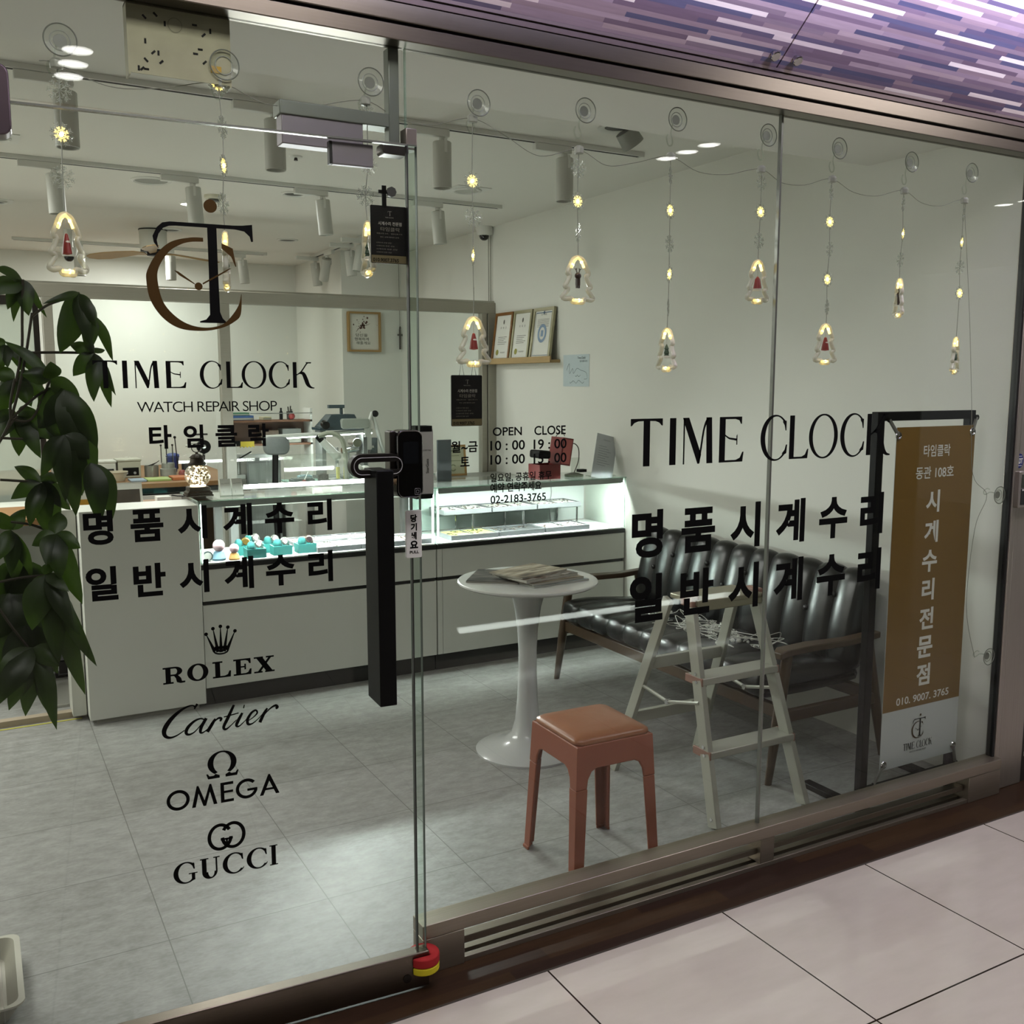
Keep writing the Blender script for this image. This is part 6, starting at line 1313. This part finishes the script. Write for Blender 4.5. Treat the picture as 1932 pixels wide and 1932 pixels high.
for x, c_, lab, s_ in ((1.745, '2b3560', 'small dark blue ball ornament on the side desk', .022), (1.70, 'b0b2ae', 'crumpled clear wrap on the side desk', .03)):
    tag(MB().ball((x, 3.60, .891 + s_), s_, n=8, m=6).build('desk_ornament', M('orn_' + c_, c_, .35)), lab, 'ornament')
# left-hand back bench
r = thing('workbench', 'long wooden bench along the back wall with white drawers below', 'bench', (-1.4, 5.28, 0))
MB().box(0, 2.25, 0, 1.70, .755, .790).build('bench_top', WOODB, r, bevel=.002); MB().box(.05, 2.2, .04, .06, .69, .755).build('apron', BLACK, r)
MB().box(1.45, 1.78, .02, .5, 0, .70).box(.4, 1.1, .02, .5, 0, .70).build('drawer_unit', M('drawer_white', 'b5aea6', .5), r, bevel=.003); MB().box(2.16, 2.22, .05, 1.6, 0, .755).build('leg', WOODB, r)
Bz = .791
r = thing('soap_bottle', 'small clear bottle with a label at the left of the back bench', 'bottle', (-.14, 5.95, Bz)); MB().lathe([(.028, 0), (.030, .13), (.014, .165), (.010, .17), (.012, .20), (0, .202)], n=18).build('body', M('bottle_grey', '8f958d', .3), r); MB().box(-.015, .015, -.032, -.029, .05, .11).build('label_patch', M('bottle_label', 'c9c9bb', .6), r)
for lab, x, y, w, h, cc in (('white bench cleaner with a dark front panel, left one on the back bench', -.16, 5.80, .155, .135, 'c4c3b9'), ('beige bench cleaner with two dials on a black panel, right one on the back bench', .01, 5.80, .165, .142, 'b1ae9d')):
    r = thing('bench_cleaner', lab, 'cleaner', (x, y, Bz), 0, 'bench cleaners'); MB().box(0, w, 0, .2, 0, h * .9).build('housing', M('cleaner_' + cc, cc, .45), r, bevel=.004); MB().box(-.006, w + .006, -.006, .206, h * .9, h).build('lid', M('cleaner_lid_' + cc, cc, .35), r, bevel=.002)
    MB().box(w * .2, w * .9, -.003, 0, h * .12, h * .55).build('control_panel', BLACK, r); MB().cyl((w * .36, -.003, h * .26), (w * .36, -.012, h * .26), .010).cyl((w * .72, -.003, h * .26), (w * .72, -.012, h * .26), .010).build('dial', GREYP, r)
r = thing('plastic_basin', 'cream plastic basin in front of the left bench cleaner', 'basin', (-.03, 5.60, Bz)); MB().lathe([(.060, 0), (.078, .062), (.084, .064), (.084, .070), (.074, .070), (.056, .008), (0, .006)], n=28, cap=False).build('bowl', M('basin_cream', 'b9ad97', .5), r)
for nm, lab, x0, x1, y, h, c_ in (('blue_papers', 'blue papers on the back bench edge', .05, .16, 5.42, .012, '8a9aa8'), ('lime_papers', 'lime green papers on the back bench edge', .165, .335, 5.42, .014, '9fb069'), ('orange_tray', 'flat orange tray on the back bench edge', .345, .48, 5.42, .022, 'b0622a'), ('green_book', 'dark green book lying beside the partition post', .50, .62, 5.42, .03, '2f4a38')):
    tag(MB().rbox(x0, x1, y, y + .2, Bz, Bz + h, .01, axis=2).build(nm, M(nm, c_, .55), bevel=.001), lab, nm.split('_')[-1])
tag(MB().ball((.45, 5.62, Bz + .032), .030).build('red_ball', M('ball_red', '7d3028', .5)), 'small red ball beside the orange tray', 'ball')
r = thing('steel_pot', 'small steel pot with loose tools on the back bench', 'pot', (.26, 5.85, Bz)); MB().lathe([(.052, 0), (.054, .085), (.049, .085), (.046, .01), (0, .008)], n=22, cap=False).build('pot', M('pot_steel', 'a09f98', .35, .6), r); MB().tube([(-.03, 0, .08), (.04, 0, .105)], .004).tube([(-.01, .02, .07), (.06, .0, .12)], .003).build('tools', DSTEEL, r)
r = thing('glass_press', 'clear glass case press with a tall lever on the back bench', 'press', (.385, 5.85, Bz))
MB().lathe([(.062, 0), (.062, .055), (.050, .060), (.050, .10), (0, .10)], n=24, cap=False).build('base', M('press_grey', 'a4a69f', .35, .3), r); MB().lathe([(.046, .10), (.046, .225)], n=24, cap=False).build('cylinder', CASEG, r)
pp = MB()
for a in (0.6, 2.5, 4.4): pp.cyl((.053 * math.cos(a), .053 * math.sin(a), .10), (.053 * math.cos(a), .053 * math.sin(a), .235), .004, n=8).ball((.053 * math.cos(a), .053 * math.sin(a), .238), .009, n=8, m=6)
pp.build('tie_rod', DSTEEL, r); MB().cyl((.075, 0, .05), (.060, 0, .295), .004).ball((.060, 0, .30), .011).build('lever', BLACK, r)
tag(MB().ball((.445, 5.98, 0), .055, 1, 1, .45).cyl((.445, 5.98, -.13), (.445, 5.98, -.01), .03, .05).build('capped_jar', M('cap_blue', '2b3a80', .5), loc=(0, 0, Bz + .145)), 'blue capped jar behind the glass press', 'jar')
r = thing('tool_cup', 'dark cup behind the lantern globe on the back bench', 'cup', (.52, 5.8, Bz)); MB().lathe([(.040, 0), (.042, .10), (.036, .10), (.034, .01), (0, .008)], n=20, cap=False).build('cup', M('cup_black', '1a1c24', .4), r)
r = thing('dial_gauge', 'black round dial gauge on a bracket beside the partition post', 'gauge', (.535, 5.2, 1.05)); MB().cyl((0, 0, 0), (0, .03, 0), .050, n=26).build('case', BLACK, r); MB().cyl((0, -.002, 0), (0, 0, 0), .014, n=16).build('hub', CHROME, r); MB().lathe([(.075, 0), (.078, .01), (.060, .02)], (-.045, .05, 0), 24, cap=False).build('bezel', M('bezel_pale', 'b3b3a8', .4), r).rotation_euler = (0, 0, 0)
MB().cyl((0, .015, -.05), (-.01, .015, -.255), .010).cyl((0, .015, .05), (-.005, .015, .085), .006).box(-.06, .03, 0, .03, .085, .098).build('bracket', DSTEEL, r)
r = thing('small_press', 'small steel hand press beside the grey cabinet', 'press', (.62, 4.55, .0)); MB().box(-.03, .06, 0, .2, 0, .86).build('pedestal', M('press_pedestal', '6c6a62', .5), r); MB().box(-.03, .06, .02, .14, .86, .89).cyl((.02, .06, .89), (.02, .06, 1.02), .018).box(-.02, .05, .03, .09, .98, 1.01).build('body', M('press_steel', '8f908c', .3, .6), r, bevel=.002)
MB().cyl((.02, .03, 1.0), (.09, -.03, 1.05), .005).build('lever', BLACK, r)
r = thing('white_post', 'pale aluminium stand post in front of the partition upright', 'post', (.420, 3.968, 0)); MB().box(0, .062, 0, .03, 0, 1.14).build('post', M('post_pale', 'a3a49b', .4, .3), r, bevel=.002); MB().box(.022, .042, -.002, 0, 1.035, 1.045).build('slot', WHITEP, r)
